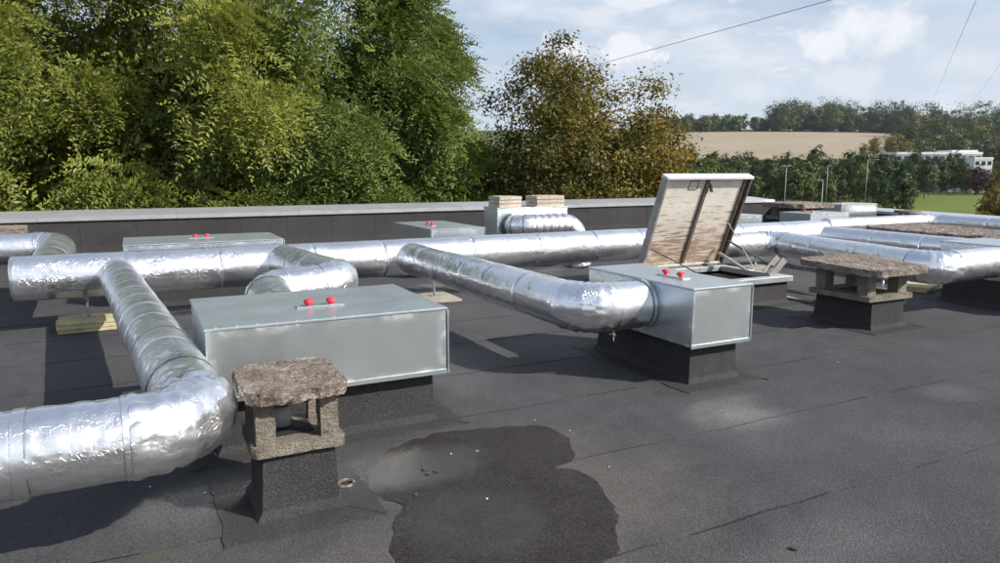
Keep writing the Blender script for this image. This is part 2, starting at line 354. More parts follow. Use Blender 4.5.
# ------------------------------------------------------------------ object helpers
def to_mesh(name, V, Fc, mat, smooth=False, tint=None):
    me = bpy.data.meshes.new(name)
    if isinstance(Fc, np.ndarray):                          # all quads
        V = np.asarray(V, np.float32); n = len(Fc)
        me.vertices.add(len(V)); me.vertices.foreach_set('co', V.ravel())
        me.loops.add(n * 4); me.loops.foreach_set('vertex_index', Fc.astype(np.int32).ravel())
        me.polygons.add(n); me.polygons.foreach_set('loop_start', np.arange(0, n * 4, 4, dtype=np.int32))
        me.update(calc_edges=True)
    else:
        me.from_pydata([tuple(v) for v in V], [], [tuple(f) for f in Fc]); me.update()
    if tint is not None:
        a = me.attributes.new('tint', 'FLOAT_COLOR', 'POINT'); a.data.foreach_set('color', np.asarray(tint, np.float32).ravel())
    if smooth: me.polygons.foreach_set('use_smooth', np.ones(len(me.polygons), bool)); me.update()
    me.materials.append(M[mat] if isinstance(mat, str) else mat)
    return me
class Thing:
    """an Empty at the thing's base that parents its parts; parts are given in roof coordinates"""
    def __init__(s, name, label, cat, loc, group=None, kind=None):
        s.o = bpy.data.objects.new(name, None); COL.objects.link(s.o); s.o.location = loc; s.loc = np.array(loc, float)
        s.o.empty_display_size = 0.1
        if kind: s.o['kind'] = kind
        else: s.o['label'] = label; s.o['category'] = cat
        if group: s.o['group'] = group
    def part(s, name, V, F, mat, smooth=False, parent=None, tint=None, kind=None, label=None):
        o = bpy.data.objects.new(name, to_mesh(name, np.asarray(V, float) - s.loc, F, mat, smooth, tint)); COL.objects.link(o)
        o.parent = parent or s.o
        if kind: o['kind'] = kind
        if label: o['label'] = label
        return o
def single(name, V, F, mat, label=None, cat=None, group=None, kind=None, smooth=False, tint=None, loc=None):
    V = np.asarray(V, float)
    if loc is None: loc = (V.min(0) + V.max(0)) / 2; loc[2] = V[:, 2].min()
    o = bpy.data.objects.new(name, to_mesh(name, V - np.array(loc), F, mat, smooth, tint)); COL.objects.link(o); o.location = loc
    if kind: o['kind'] = kind
    if label: o['label'] = label
    if cat: o['category'] = cat
    if group: o['group'] = group
    return o
def copy_tree(o, loc, rz=0.0, label=None, group=None, scale=None):
    c = o.copy(); COL.objects.link(c); c.location = loc; c.rotation_euler = (0, 0, rz)
    if scale: c.scale = scale
    if label: c['label'] = label
    if group: c['group'] = group
    for ch in o.children:
        d = ch.copy(); COL.objects.link(d); d.parent = c
    return c
def bm_out(bm):
    bm.verts.ensure_lookup_table(); V = [v.co.copy() for v in bm.verts]; bm.verts.index_update()
    F = [[v.index for v in f.verts] for f in bm.faces]; bm.free(); return np.array([tuple(v) for v in V]), F
def box(x0, x1, y0, y1, z0, z1, bev=0.0):
    bm = bmesh.new(); bmesh.ops.create_cube(bm, size=1.0)
    for v in bm.verts:
        v.co = Vector(((x0 + x1) / 2 + v.co.x * (x1 - x0), (y0 + y1) / 2 + v.co.y * (y1 - y0), (z0 + z1) / 2 + v.co.z * (z1 - z0)))
    if bev: bmesh.ops.bevel(bm, geom=list(bm.edges), offset=bev, segments=1, affect='EDGES')
    return bm_out(bm)
def join(*parts):
    V = []; F = []; n = 0
    for v, f in parts:
        V.append(np.asarray(v, float)); F += [[i + n for i in q] for q in f]; n += len(v)
    return np.vstack(V), F
def bar(a, b, w, t, up=(0, 0, 1)):
    a = np.array(a, float); b = np.array(b, float); d = b - a; L = np.linalg.norm(d); d /= L
    u = np.array(up, float); s = np.cross(d, u)
    if np.linalg.norm(s) < 1e-4: s = np.cross(d, (1, 0, 0))
    s /= np.linalg.norm(s); n = np.cross(s, d)
    V = [p + s * w / 2 * i + n * t / 2 * j for p in (a, b) for i, j in ((-1, -1), (1, -1), (1, 1), (-1, 1))]
    return np.array(V), [[3, 2, 1, 0], [4, 5, 6, 7], [0, 1, 5, 4], [1, 2, 6, 5], [2, 3, 7, 6], [3, 0, 4, 7]]
def pipe(pts, r, seg=10, caps=True):
    P = np.array(pts, float); n = len(P); r = np.full(n, r) if np.isscalar(r) else np.array(r)
    T = np.gradient(P, axis=0); T /= np.linalg.norm(T, axis=1)[:, None]
    ref = np.array((0, 0, 1.0)) if abs(T[0][2]) < 0.9 else np.array((1.0, 0, 0)); V = []; u = None
    for i in range(n):
        if u is None: u = np.cross(T[i], ref)
        u = u - T[i] * (u @ T[i]); u /= np.linalg.norm(u); w = np.cross(T[i], u)
        for k in range(seg):
            a = 2 * math.pi * k / seg; V.append(P[i] + r[i] * (math.cos(a) * u + math.sin(a) * w))
    F = [[i * seg + k, i * seg + (k + 1) % seg, (i + 1) * seg + (k + 1) % seg, (i + 1) * seg + k] for i in range(n - 1) for k in range(seg)]
    if caps: F += [list(range(seg))[::-1], [(n - 1) * seg + k for k in range(seg)]]
    return np.array(V), F
def lathe(prof, c, seg=16, axis='z'):
    V = []; n = len(prof)
    for r, z in prof:
        for k in range(seg):
            a = 2 * math.pi * k / seg; V.append((c[0] + r * math.cos(a), c[1] + r * math.sin(a), c[2] + z))
    F = [[i * seg + k, i * seg + (k + 1) % seg, (i + 1) * seg + (k + 1) % seg, (i + 1) * seg + k] for i in range(n - 1) for k in range(seg)]
    F += [list(range(seg))[::-1], [(n - 1) * seg + k for k in range(seg)]]
    return np.array(V), F
def rough_slab(x0, x1, y0, y1, z0, z1, amp, seed, chamfer=0.0, step=0.02, edge=1.0):
    """weathered slab: a subdivided box whose outline is nibbled and whose faces are pitted"""
    nx = max(3, int((x1 - x0) / step)); ny = max(3, int((y1 - y0) / step)); nz = max(2, int((z1 - z0) / step))
    bm = bmesh.new(); bmesh.ops.create_grid(bm, x_segments=nx, y_segments=ny, size=0.5)
    res = bmesh.ops.extrude_face_region(bm, geom=bm.faces[:])
    up = [v for v in res['geom'] if isinstance(v, bmesh.types.BMVert)]
    for v in up: v.co.z = 1.0
    side = [e for e in bm.edges if abs(e.verts[0].co.z - e.verts[1].co.z) > 0.5]
    bmesh.ops.subdivide_edges(bm, edges=side, cuts=nz)
    bmesh.ops.recalc_face_normals(bm, faces=bm.faces)
    cx, cy = (x0 + x1) / 2, (y0 + y1) / 2; hx, hy = (x1 - x0) / 2, (y1 - y0) / 2
    P = np.array([tuple(v.co) for v in bm.verts]); nrm = np.array([tuple(v.normal) for v in bm.verts])
    W = np.stack([P[:, 0] * 2 * hx, P[:, 1] * 2 * hy, P[:, 2] * (z1 - z0)], 1)
    if chamfer:
        ex = hx - np.abs(W[:, 0]); ey = hy - np.abs(W[:, 1]); s = np.clip(chamfer - (ex + ey), 0, None) / 2
        W[:, 0] -= np.sign(W[:, 0]) * s; W[:, 1] -= np.sign(W[:, 1]) * s
    rim = np.maximum(np.abs(P[:, 0]), np.abs(P[:, 1])) * 2; rim = np.clip((rim - 0.75) / 0.25, 0, 1)
    Wn = W + np.array([cx, cy, z0])
    nib = fbm(Wn * 14 + seed * 7.7, seed, 4); pit = fbm(Wn * 38 + seed * 3.1, seed + 9, 3)
    W = W * np.stack([1 + 0.0 * nib, 1 + 0.0 * nib, np.ones(len(W))], 1)
    W[:, :2] += nrm[:, :2] * (amp * edge * nib)[:, None]
    W[:, 2] += nrm[:, 2] * amp * 0.55 * pit - np.where(P[:, 2] > 0.5, 1, 0) * rim * rim * amp * 0.2
    V = W + np.array([cx, cy, z0]); bm.verts.index_update()
    F = [[v.index for v in f.verts] for f in bm.faces]; bm.free(); return V, F

# ------------------------------------------------------------------ terrain behind the roof
GROUND = -8.0
def height(x, y):
    d = x * math.sin(YAW) + y * math.cos(YAW)
    d = np.asarray(d, float)
    h = np.where(d < 380, 0, np.where(d < 920, (d - 380) * 0.1065, 57.5 + (np.minimum(d, 1150) - 920) * 0.075))
    h = h + np.where(d > 380, 1.5 * np.sin(x * 0.011) * np.minimum(1, (d - 380) / 200), 0)
    return GROUND + h
ds = np.concatenate([np.linspace(-900, 0, 10), np.linspace(20, 380, 13), np.linspace(400, 1600, 50), np.array([2200, 3500, 6000])])
ls = np.concatenate([np.linspace(-4500, -900, 8), np.linspace(-800, 900, 60), np.linspace(1100, 4500, 8)])
D, L = np.meshgrid(ds, ls, indexing='ij'); GX = D * math.sin(YAW) + L * math.cos(YAW); GY = D * math.cos(YAW) - L * math.sin(YAW)
V = np.stack([GX, GY, height(GX, GY)], -1).reshape(-1, 3); nl = len(ls)
F = np.array([[i * nl + j, (i + 1) * nl + j, (i + 1) * nl + j + 1, i * nl + j + 1] for i in range(len(ds) - 1) for j in range(nl - 1)])[:, ::-1]
single('ground', V, F, 'meadow', kind='structure', smooth=True, loc=(0, 0, GROUND))
def sheet(name, dpx, lift, mat, label=None, cat=None):
    """a patch of land given as rows of (distance, left column, right column)"""
    rows = []
    for k in range(len(dpx) - 1):
        (d0, a0, b0), (d1, a1, b1) = dpx[k], dpx[k + 1]
        for t in np.linspace(0, 1, 9)[:-1]: rows.append((d0 + (d1 - d0) * t, a0 + (a1 - a0) * t, b0 + (b1 - b0) * t))
    rows.append(dpx[-1]); V = []; m = 24
    for d, a, b in rows:
        for q in range(m):
            x, y = far(d, a + (b - a) * q / (m - 1)); V.append((x, y, float(height(x, y)) + lift))
    F = [[i * m + j, i * m + j + 1, (i + 1) * m + j + 1, (i + 1) * m + j] for i in range(len(rows) - 1) for j in range(m - 1)]
    return single(name, V, F, mat, kind='structure', smooth=True)
sheet('ploughed_field', [(560, 640, 905), (700, 660, 900), (840, 672, 892), (905, 684, 890)], 0.5, 'soil')
sheet('lawn', [(150, 880, 1160), (215, 886, 1120), (300, 900, 1080)], 0.15, 'lawn_grass')

# ------------------------------------------------------------------ the roof: deck, building below, lapped felt sheets
BACK_Y, CORNER = 16.3, (18.6, 17.5)
RA, RB = np.array((18.6, 17.5)), np.array((14.6, 1.0))         # outer line of the right-hand edge
def edge_x(y, inset=0.0):
    t = (y - RA[1]) / (RB[1] - RA[1]); return RA[0] + (RB[0] - RA[0]) * t - inset
X_L, Y_F = -14.0, -6.0
roof = Thing('flat_roof', None, None, (0, 0, 0), kind='structure')
poly = [(X_L, Y_F), (edge_x(Y_F, 0.02), Y_F), (edge_x(17.48, 0.02), 17.48), (X_L, 17.48)]
V = [(x, y, -0.012) for x, y in poly] + [(x, y, GROUND - 0.5) for x, y in poly]
roof.part('building_wall', V, [[3, 2, 1, 0][::-1], [0, 4, 5, 1][::-1], [1, 5, 6, 2][::-1], [2, 6, 7, 3][::-1], [3, 7, 4, 0][::-1]], 'building_wall')
rng = random.Random(4)
y = Y_F + 0.15; row = 0
PITCHY = 0.93; y0s = at_z(930, 464)[1] % PITCHY
y = math.floor(Y_F / PITCHY) * PITCHY + y0s
while y < BACK_Y:
    xa = X_L; first = True
    xs = [X_L] + [X_L + rng.uniform(2, 7) + 7.6 * k for k in range(1, 5)] ; xs = [q for q in xs if q < edge_x(y, 1.2)] + [edge_x(y, 0.45)]
    for a, b in zip(xs[:-1], xs[1:]):
        n = max(4, int((b - a) / 0.22)); yy1 = min(y + PITCHY + 0.09, BACK_Y)
        V = []
        for i in range(n + 1):
            x = a + (b - a) * i / n; j0, j1 = rng.gauss(0, 0.006), rng.gauss(0, 0.004)
            dx = 0.05 if i == n else 0.0
            V += [(x + dx, y + j0, 0.0045), (x + dx, y + j0 + 0.005 + abs(rng.gauss(0, 0.004)), 0.0050), (x + dx, yy1 + j1, 0.0010), (x + dx, y + j0, 0.0)]
        F = []
        for i in range(n):
            p, q = i * 4, (i + 1) * 4
            F += [[p + 1, q + 1, q + 2, p + 2], [p, q, q + 1, p + 1], [p + 3, q + 3, q, p]]
        so = roof.part('felt_sheet', V, F, 'felt'); so.data.materials.append(M['bitumen_edge'])      # bitumen bleeding out of the lap
        so.data.polygons.foreach_set('material_index', np.array([0 if i % 3 == 0 else int(rng.random() < 0.42) for i in range(len(F))], np.int32))
    y += PITCHY; row += 1

# parapets
def parapet(label, a, b, h_front, h_back, width, fascia, inward, npan):
    a = np.array(a, float); b = np.array(b, float); inw = np.array(inward, float)
    t = Thing('parapet_wall', label, 'parapet', ((a[0] + b[0]) / 2, (a[1] + b[1]) / 2, 0))
    def P(s, off, z): q = a + (b - a) * s - inw * off; return (q[0], q[1], z)
    # upstand dressed with felt; its sheets overlap in vertical laps
    nn = max(3, int(np.linalg.norm(b - a) / 1.0))
    for i in range(nn):
        s0, s1 = i / nn, min(1, (i + 1.03) / nn); e = 0.004
        V = [P(s0, -0.035 + 0 * e, -0.01), P(s1, -0.028, -0.01), P(s1, -0.010, 0.12), P(s0, -0.016, 0.12), P(s0, -0.006, h_front - 0.02), P(s1, 0.0, h_front - 0.02),
             P(s0, 0.06, h_front - 0.02), P(s1, 0.06, h_front - 0.02)]
        t.part('felt_sheet', V, [[0, 1, 2, 3], [3, 2, 5, 4], [4, 5, 7, 6]], 'felt_upstand')
    V = [P(0, 0.05, -0.3), P(1, 0.05, -0.3), P(1, 0.05, h_front - 0.03), P(0, 0.05, h_front - 0.03), P(0, width - 0.05, -0.3), P(1, width - 0.05, -0.3), P(1, width - 0.05, h_back - 0.05), P(0, width - 0.05, h_back - 0.05)]
    t.part('wall_core', V, [[0, 1, 2, 3], [3, 2, 6, 7], [5, 4, 7, 6], [4, 0, 3, 7], [1, 5, 6, 2]], 'building_wall')
    for i in range(npan):
        s0, s1 = i / npan + 0.00008, (i + 1) / npan - 0.00008; j = rng.gauss(0, 0.003)
        prof = [(-0.05, h_front - fascia + j), (-0.055, h_front + j), (width * 0.5, (h_front + h_back) / 2 + j + 0.006), (width, h_back + j), (width + 0.004, h_back - 0.10 + j)]
        V = [P(s0, o, z) for o, z in prof] + [P(s1, o, z) for o, z in prof]; k = len(prof)
        prof2 = [(o * 0.97 + 0.004, z - 0.012) for o, z in prof]
        V += [P(s0, o, z) for o, z in prof2] + [P(s1, o, z) for o, z in prof2]
        F = [[q, q + k, q + k + 1, q + 1] for q in range(k - 1)] + [[2 * k + q + 1, 3 * k + q + 1, 3 * k + q, 2 * k + q] for q in range(k - 1)]
        F += [[q, q + 1, 2 * k + q + 1, 2 * k + q] for q in range(k - 1)] + [[k + q + 1, k + q, 3 * k + q, 3 * k + q + 1] for q in range(k - 1)] + [[0, 2 * k, 3 * k, k]]
        t.part('coping_panel', V, F, 'coping_metal')
    return t
parapet('long grey metal-capped parapet along the tree side of the roof', (X_L, BACK_Y), (edge_x(BACK_Y, 0.3), BACK_Y), 0.715, 0.79, 1.2, 0.075, (0, -1), 13)
nrm_r = np.array((RB[1] - RA[1], -(RB[0] - RA[0]))); nrm_r = nrm_r / np.linalg.norm(nrm_r)
if nrm_r[0] > 0: nrm_r = -nrm_r
parapet('metal-capped parapet on the roof edge towards the green lawn', RA + nrm_r * 0.5 + (0.0, -1.3), RB + nrm_r * 0.5, 0.60, 0.64, 0.5, 0.06, nrm_r, 6)

# wet patch
pts = [(367, 478), (374, 462), (392, 447), (420, 437), (460, 430), (500, 426), (530, 425), (552, 428), (568, 436), (574, 450), (572, 460), (556, 466), (577, 471), (595, 480), (608, 492), (617, 508), (620, 525), (618, 545), (606, 560), (585, 580), (520, 596), (450, 596), (408, 585), (396, 566), (390, 545), (392, 522), (401, 504), (384, 498), (370, 492)]
P0 = np.array([at_z(x, y, 0.011) for x, y in pts]); Q = []
for i in range(len(P0)):
    a, b, c, d = P0[i - 1], P0[i], P0[(i + 1) % len(P0)], P0[(i + 2) % len(P0)]
    for t in np.linspace(0, 1, 9)[:-1]:
        Q.append(0.5 * ((2 * b) + (-a + c) * t + (2 * a - 5 * b + 4 * c - d) * t * t + (-a + 3 * b - 3 * c + d) * t ** 3))
Q = np.array(Q); ctr = np.array((1.55, 3.05, 0.011))
wob = fbm(Q * 11, 3, 6); Q[:, :2] += ((Q - ctr) / np.linalg.norm(Q - ctr, axis=1)[:, None])[:, :2] * (wob * 0.026)[:, None]
Q[:, 2] = 0.0060
bm = bmesh.new(); vs = [bm.verts.new(tuple(q)) for q in Q]; bm.faces.new(vs); bmesh.ops.triangulate(bm, faces=bm.faces[:])
bmesh.ops.recalc_face_normals(bm, faces=bm.faces)
V, F = bm_out(bm)
single('puddle', V, F, 'wet_felt', kind='structure', loc=(1.5, 3.0, 0.0))

# ------------------------------------------------------------------ felt upstands under boxes, chimneys and hatch
def upstand(x0, x1, y0, y1, h, flare=0.02, wall=True):
    """four felted sides; flares a little to the roof"""
    def ring(o, z): return [(x0 - o, y0 - o, z), (x1 + o, y0 - o, z), (x1 + o, y1 + o, z), (x0 - o, y1 + o, z)]
    per = []
    levels = [(flare + 0.022, -0.005), (flare + 0.012, 0.018), (flare * 0.55, 0.05), (flare * 0.25, h * 0.5), (0.0, h)]
    V = []; n = 0; nseg = 14; F = []
    for o, z in levels:
        R4 = ring(o, z)
        for k in range(4):
            a, b = np.array(R4[k]), np.array(R4[(k + 1) % 4])
            for t in np.linspace(0, 1, nseg + 1)[:-1]: V.append(a + (b - a) * t)
    V = np.array(V); m = 4 * nseg
    jit = fbm(V * 9, 5, 3) * 0.006
    cx, cy = (x0 + x1) / 2, (y0 + y1) / 2; out = V - np.array((cx, cy, 0)); out[:, 2] = 0; out /= np.linalg.norm(out, axis=1)[:, None]
    V = V + out * jit[:, None]
    for i in range(len(levels) - 1):
        for k in range(m): F.append([i * m + k, i * m + (k + 1) % m, (i + 1) * m + (k + 1) % m, (i + 1) * m + k])
    F.append([(len(levels) - 1) * m + k for k in range(m)])
    return V, F
def skirt(x0, x1, y0, y1, w, seed, ear=0.035):
    """felt flashing laid on the roof round an upstand, with corner ears and a torn outer edge"""
    r = random.Random(seed); seg = 16; inner = []; outer = []
    c4 = [(x0, y0), (x1, y0), (x1, y1), (x0, y1)]; o4 = [(x0 - w, y0 - w), (x1 + w, y0 - w), (x1 + w, y1 + w), (x0 - w, y1 + w)]
    V = []; F = []
    for k in range(4):
        a, b = np.array(c4[k]), np.array(c4[(k + 1) % 4]); c, d = np.array(o4[k]), np.array(o4[(k + 1) % 4])
        e0 = r.uniform(0, ear); e1 = r.uniform(0, ear); dirn = (d - c) / np.linalg.norm(d - c)
        c = c - dirn * e0; d = d + dirn * e1; base = len(V); z = 0.0055 + 0.002 * (k % 2)
        nrm = np.array((dirn[1], -dirn[0]))
        for i in range(seg + 1):
            t = i / seg; p = a + (b - a) * t; q = c + (d - c) * t + nrm * r.gauss(0, 0.008)
            V += [(p[0], p[1], z + 0.003), (q[0], q[1], z + 0.001), (q[0] + nrm[0] * 0.004, q[1] + nrm[1] * 0.006, 0.003)]
        for i in range(seg):
            p = base + i * 3; F += [[p, p + 1, p + 4, p + 3], [p + 1, p + 2, p + 5, p + 4]]
    F = [f[::-1] for f in F]
    return V, F
def curb(x0, x1, y0, y1, h, label, seed, w=0.17, group=None):
    t = Thing('roof_curb', label, 'roof curb', ((x0 + x1) / 2, (y0 + y1) / 2, 0), group)
    t.part('upstand', *upstand(x0, x1, y0, y1, h), 'felt_upstand')
    for i, e in enumerate(skirt_parts(x0, x1, y0, y1, w, seed)): t.part('flashing', e[0], e[1], 'felt_upstand')
    return t
def skirt_parts(x0, x1, y0, y1, w, seed):
    V, F = skirt(x0, x1, y0, y1, w, seed); V = np.array(V); n = len(V) // 4; out = []
    for k in range(4):
        out.append((V[k * n:(k + 1) * n], [[i - k * n for i in f] for f in F if f[0] // n == k]))
    return out

# ------------------------------------------------------------------ galvanised ventilation boxes
def knob(c):
    prof = [(0.016, 0), (0.014, 0.007), (0.024, 0.010), (0.031, 0.018), (0.031, 0.030), (0.025, 0.038), (0.007, 0.041)]
    return lathe(prof, c, 14)
def vent_box(x0, x1, y0, y1, z0, z1, label, knobs=True, kc=None, kdir='x', mat='galvanised', group=None, far_=False):
    t = Thing('ventilation_box', label, 'ventilation box', ((x0 + x1) / 2, (y0 + y1) / 2, z0), group)
    t.part('body', *box(x0, x1, y0, y1, z0, z1 - 0.012, 0.004), mat)
    lid = t.part('lid', *box(x0 - 0.008, x1 + 0.008, y0 - 0.008, y1 + 0.008, z1 - 0.016, z1, 0.004), 'galvanised_top')
    # folded flange down the right-hand corner and along the bottom
    t.part('corner_flange', *box(x1 + 0.0015, x1 + 0.014, y0 - 0.010, y0 + 0.02, z0 - 0.004, z1 - 0.018, 0.002), mat)
    t.part('bottom_flange', *box(x0 - 0.006, x1 - 0.003, y0 - 0.009, y0 - 0.001, z0 - 0.006, z0 + 0.022, 0.002), mat)
    if not far_:
        for s in np.linspace(0.04, 0.96, int((x1 - x0) / 0.12) + 2):
            t.part('rivet', *lathe([(0.006, 0), (0.005, 0.003), (0.001, 0.004)], (x0 + (x1 - x0) * s, y0 + 0.018, z1 - 0.0005), 8), mat, parent=lid)
    if knobs:
        kx, ky = kc; dx, dy = (0.07, 0) if kdir == 'x' else (0, 0.09)
        pw = (0.15, 0.035) if kdir == 'x' else (0.04, 0.16)
        pl = t.part('handle_plate', *box(kx - pw[0], kx + pw[0], ky - pw[1], ky + pw[1], z1 + 0.001, z1 + 0.012, 0.003), mat)
        for s in (-1, 1):
            t.part('knob', *knob((kx + dx * s, ky + dy * s, z1 + 0.012)), 'red_plastic', True, parent=pl)
    return t
vent_box(0.29, 1.70, 4.08, 5.12, 0.335, 0.755, 'wide galvanised metal box with red knobs right behind the small concrete chimney cap', kc=(1.00, 4.47), kdir='x')
curb(0.36, 1.63, 4.165, 5.04, 0.333, 'black felt curb under the wide metal box behind the small chimney', 2)
vent_box(3.585, 4.165, 3.93, 5.28, 0.305, 0.752, 'galvanised metal box with red knobs standing beside the open roof hatch', kc=(3.845, 4.46), kdir='y')
curb(3.65, 4.11, 4.01, 5.20, 0.303, 'black felt curb under the metal box beside the open hatch', 3)
vent_box(-0.15, 1.65, 9.27, 10.36, 0.33, 0.755, 'long low galvanised box with red knobs between silver trunk duct and parapet', kc=(0.73, 9.84), kdir='x', far_=True)
curb(-0.05, 1.55, 9.36, 10.27, 0.328, 'felt curb under the long low box near the tree-side parapet', 4)
vent_box(3.85, 4.72, 9.78, 11.45, 0.33, 0.755, 'galvanised box with red knobs next to the unit loaded with paving slabs', kc=(4.12, 10.5), kdir='y', far_=True)
curb(3.93, 4.64, 9.86, 11.36, 0.328, 'felt curb under the box next to the slab-loaded unit', 5)
vent_box(9.0, 9.9, 3.85, 5.45, 0.315, 0.735, 'galvanised box fed by the silver duct bending round the large chimney cap', kc=(9.5, 4.5), kdir='x', far_=True)
curb(8.97, 9.82, 3.95, 5.36, 0.313, 'black felt curb beside the yellow boards past the large chimney cap', 6)
vent_box(12.05, 13.2, 9.95, 10.72, 0.33, 0.755, 'galvanised box with red knobs beside the far broad chimney cap', kc=(12.45, 10.35), kdir='y', mat='galvanised_dull', far_=True)
curb(12.13, 13.1, 10.03, 10.64, 0.328, 'felt curb under the box beside the far broad chimney cap', 7)
vent_box(15.3, 16.6, 11.75, 12.45, 0.33, 0.80, 'galvanised box with red knobs beside the tiny chimney cap', kc=(15.85, 12.1), kdir='x', mat='galvanised', far_=True)
curb(15.38, 16.5, 11.83, 12.36, 0.328, 'felt curb under the metal box beside the tiny chimney cap', 8)
vent_box(9.75, 10.92, 10.15, 10.95, 0.33, 0.755, 'galvanised box without knobs seen past the open hatch lid', knobs=False, mat='galvanised', far_=True)
curb(9.83, 10.85, 10.23, 10.87, 0.328, 'felt curb under the box seen past the open hatch lid', 9)

# ------------------------------------------------------------------ concrete chimney vents
def chimney(label, cx, cy, cw, cd, curb_h, slab, post, cap, z_slab, z_post, z_cap, seed, step=0.02, tilt=0.0, pipe_in=False, curb_flare=0.035, skirt_w=0.16, cham=0.08, amp=0.012):
    t = Thing('chimney_vent', label, 'chimney', (cx, cy, 0))
    t.part('curb', *upstand(cx - cw / 2, cx + cw / 2, cy - cd / 2, cy + cd / 2, curb_h, curb_flare), 'felt_upstand')
    for e in skirt_parts(cx - cw / 2 - 0.02, cx + cw / 2 + 0.02, cy - cd / 2 - 0.02, cy + cd / 2 + 0.02, skirt_w, seed): t.part('flashing', e[0], e[1], 'felt_upstand')
    sw, sd = slab; t.part('base_slab', *rough_slab(cx - sw / 2, cx + sw / 2, cy - sd / 2, cy + sd / 2, curb_h + 0.002, z_slab, amp * 0.35, seed, 0.02, step), 'base_concrete')
    t.part('flue_shade_block', *box(cx - sw * 0.22, cx + sw * 0.22, cy - sd * 0.22, cy + sd * 0.22, z_slab - 0.01, z_slab + 0.006), 'hole_shade')  # solid near-black block painted as the shade of the flue mouth
    pw, pd, px, py = post
    for i, (sx, sy) in enumerate(((-1, -1), (1, -1), (1, 1), (-1, 1))):
        t.part('post', *rough_slab(cx + sx * px - pw / 2, cx + sx * px + pw / 2, cy + sy * py - pd / 2, cy + sy * py + pd / 2, z_slab - 0.004, z_post + 0.012, amp * 0.35, seed + i, 0.0, step), 'base_concrete')
    if pipe_in: t.part('flue_pipe', *lathe([(0.050, 0), (0.050, 0.10), (0.044, 0.10), (0.044, 0.02)], (cx - 0.04, cy + 0.06, z_slab), 16), 'grey_pipe', True)
    kw, kd = cap; V, F = rough_slab(cx - kw / 2, cx + kw / 2, cy - kd / 2, cy + kd / 2, z_post, z_cap, amp, seed + 20, cham, step * 0.75)
    V[:, 2] += (V[:, 1] - cy) * tilt
    t.part('cap', V, F, 'cap_concrete')
    return t
chimney('small crumbling concrete chimney cap in front of the wide galvanised box', 0.605, 3.42, 0.33, 0.34, 0.31, (0.42, 0.40), (0.085, 0.085, 0.145, 0.135), (0.46, 0.50), 0.365, 0.580, 0.638, 11, 0.013, 0.03, True, 0.022, 0.17, 0.06, 0.014)
chimney('large weathered concrete chimney cap on four stubby posts by the bending duct', 6.80, 4.93, 0.50, 0.66, 0.30, (0.70, 0.74), (0.13, 0.12, 0.24, 0.25), (0.90, 0.98), 0.355, 0.585, 0.655, 12, 0.03, 0.03, False, 0.03, 0.15, 0.10, 0.012)
chimney('low broad lichen-brown chimney cap among the ducts nearest the lawn', 11.9, 7.2, 0.9, 1.1, 0.28, (1.15, 1.4), (0.16, 0.16, 0.42, 0.52), (1.55, 1.95), 0.34, 0.55, 0.655, 13, 0.05, 0.01, False, 0.03, 0.15, 0.2, 0.02)
p = far(16.2, 796); chimney('far broad dark chimney cap standing near the parapet corner', p[0], p[1], 0.75, 0.8, 0.52, (0.95, 0.95), (0.14, 0.14, 0.32, 0.32), (1.25, 1.15), 0.60, 0.80, 0.90, 14, 0.05, 0.0, False, 0.03, 0.15, 0.15, 0.02)
chimney('tiny chimney cap just inside the lawn-side parapet', 16.35, 10.75, 0.28, 0.28, 0.45, (0.36, 0.36), (0.06, 0.06, 0.11, 0.11), (0.50, 0.46), 0.50, 0.62, 0.68, 15, 0.05, 0.0, False, 0.02, 0.1, 0.05, 0.012)
chimney('crumbling chimney cap beside the far silver duct elbow', -1.98, 14.3, 0.42, 0.42, 0.36, (0.55, 0.55), (0.10, 0.10, 0.18, 0.18), (0.66, 0.66), 0.42, 0.57, 0.69, 16, 0.04, 0.0, False, 0.02, 0.1, 0.1, 0.016)

# ------------------------------------------------------------------ foil-wrapped ducts
def fillet(path, R):
    """rounded centreline -> list of (kind, points)"""
    P = [np.array(p, float) for p in path]; out = []; cur = P[0]
    for i in range(1, len(P) - 1):
        d0 = P[i] - P[i - 1]; d1 = P[i + 1] - P[i]; l0, l1 = np.linalg.norm(d0), np.linalg.norm(d1); d0 /= l0; d1 /= l1
        ang = math.acos(max(-1, min(1, d0 @ d1)))
        if ang < 0.05: out.append(('s', cur, P[i])); cur = P[i]; continue
        tl = R * math.tan(ang / 2); a = P[i] - d0 * tl; b = P[i] + d1 * tl
        out.append(('s', cur, a)); n = d1 - d0 * (d0 @ d1); n /= np.linalg.norm(n); c = a + n * R
        arc = [c + R * (-n * math.cos(t) + d0 * math.sin(t)) for t in np.linspace(0, ang, max(6, int(ang * R / 0.02)))]
        out.append(('e', np.array(arc))); cur = b
    out.append(('s', cur, P[-1])); return out
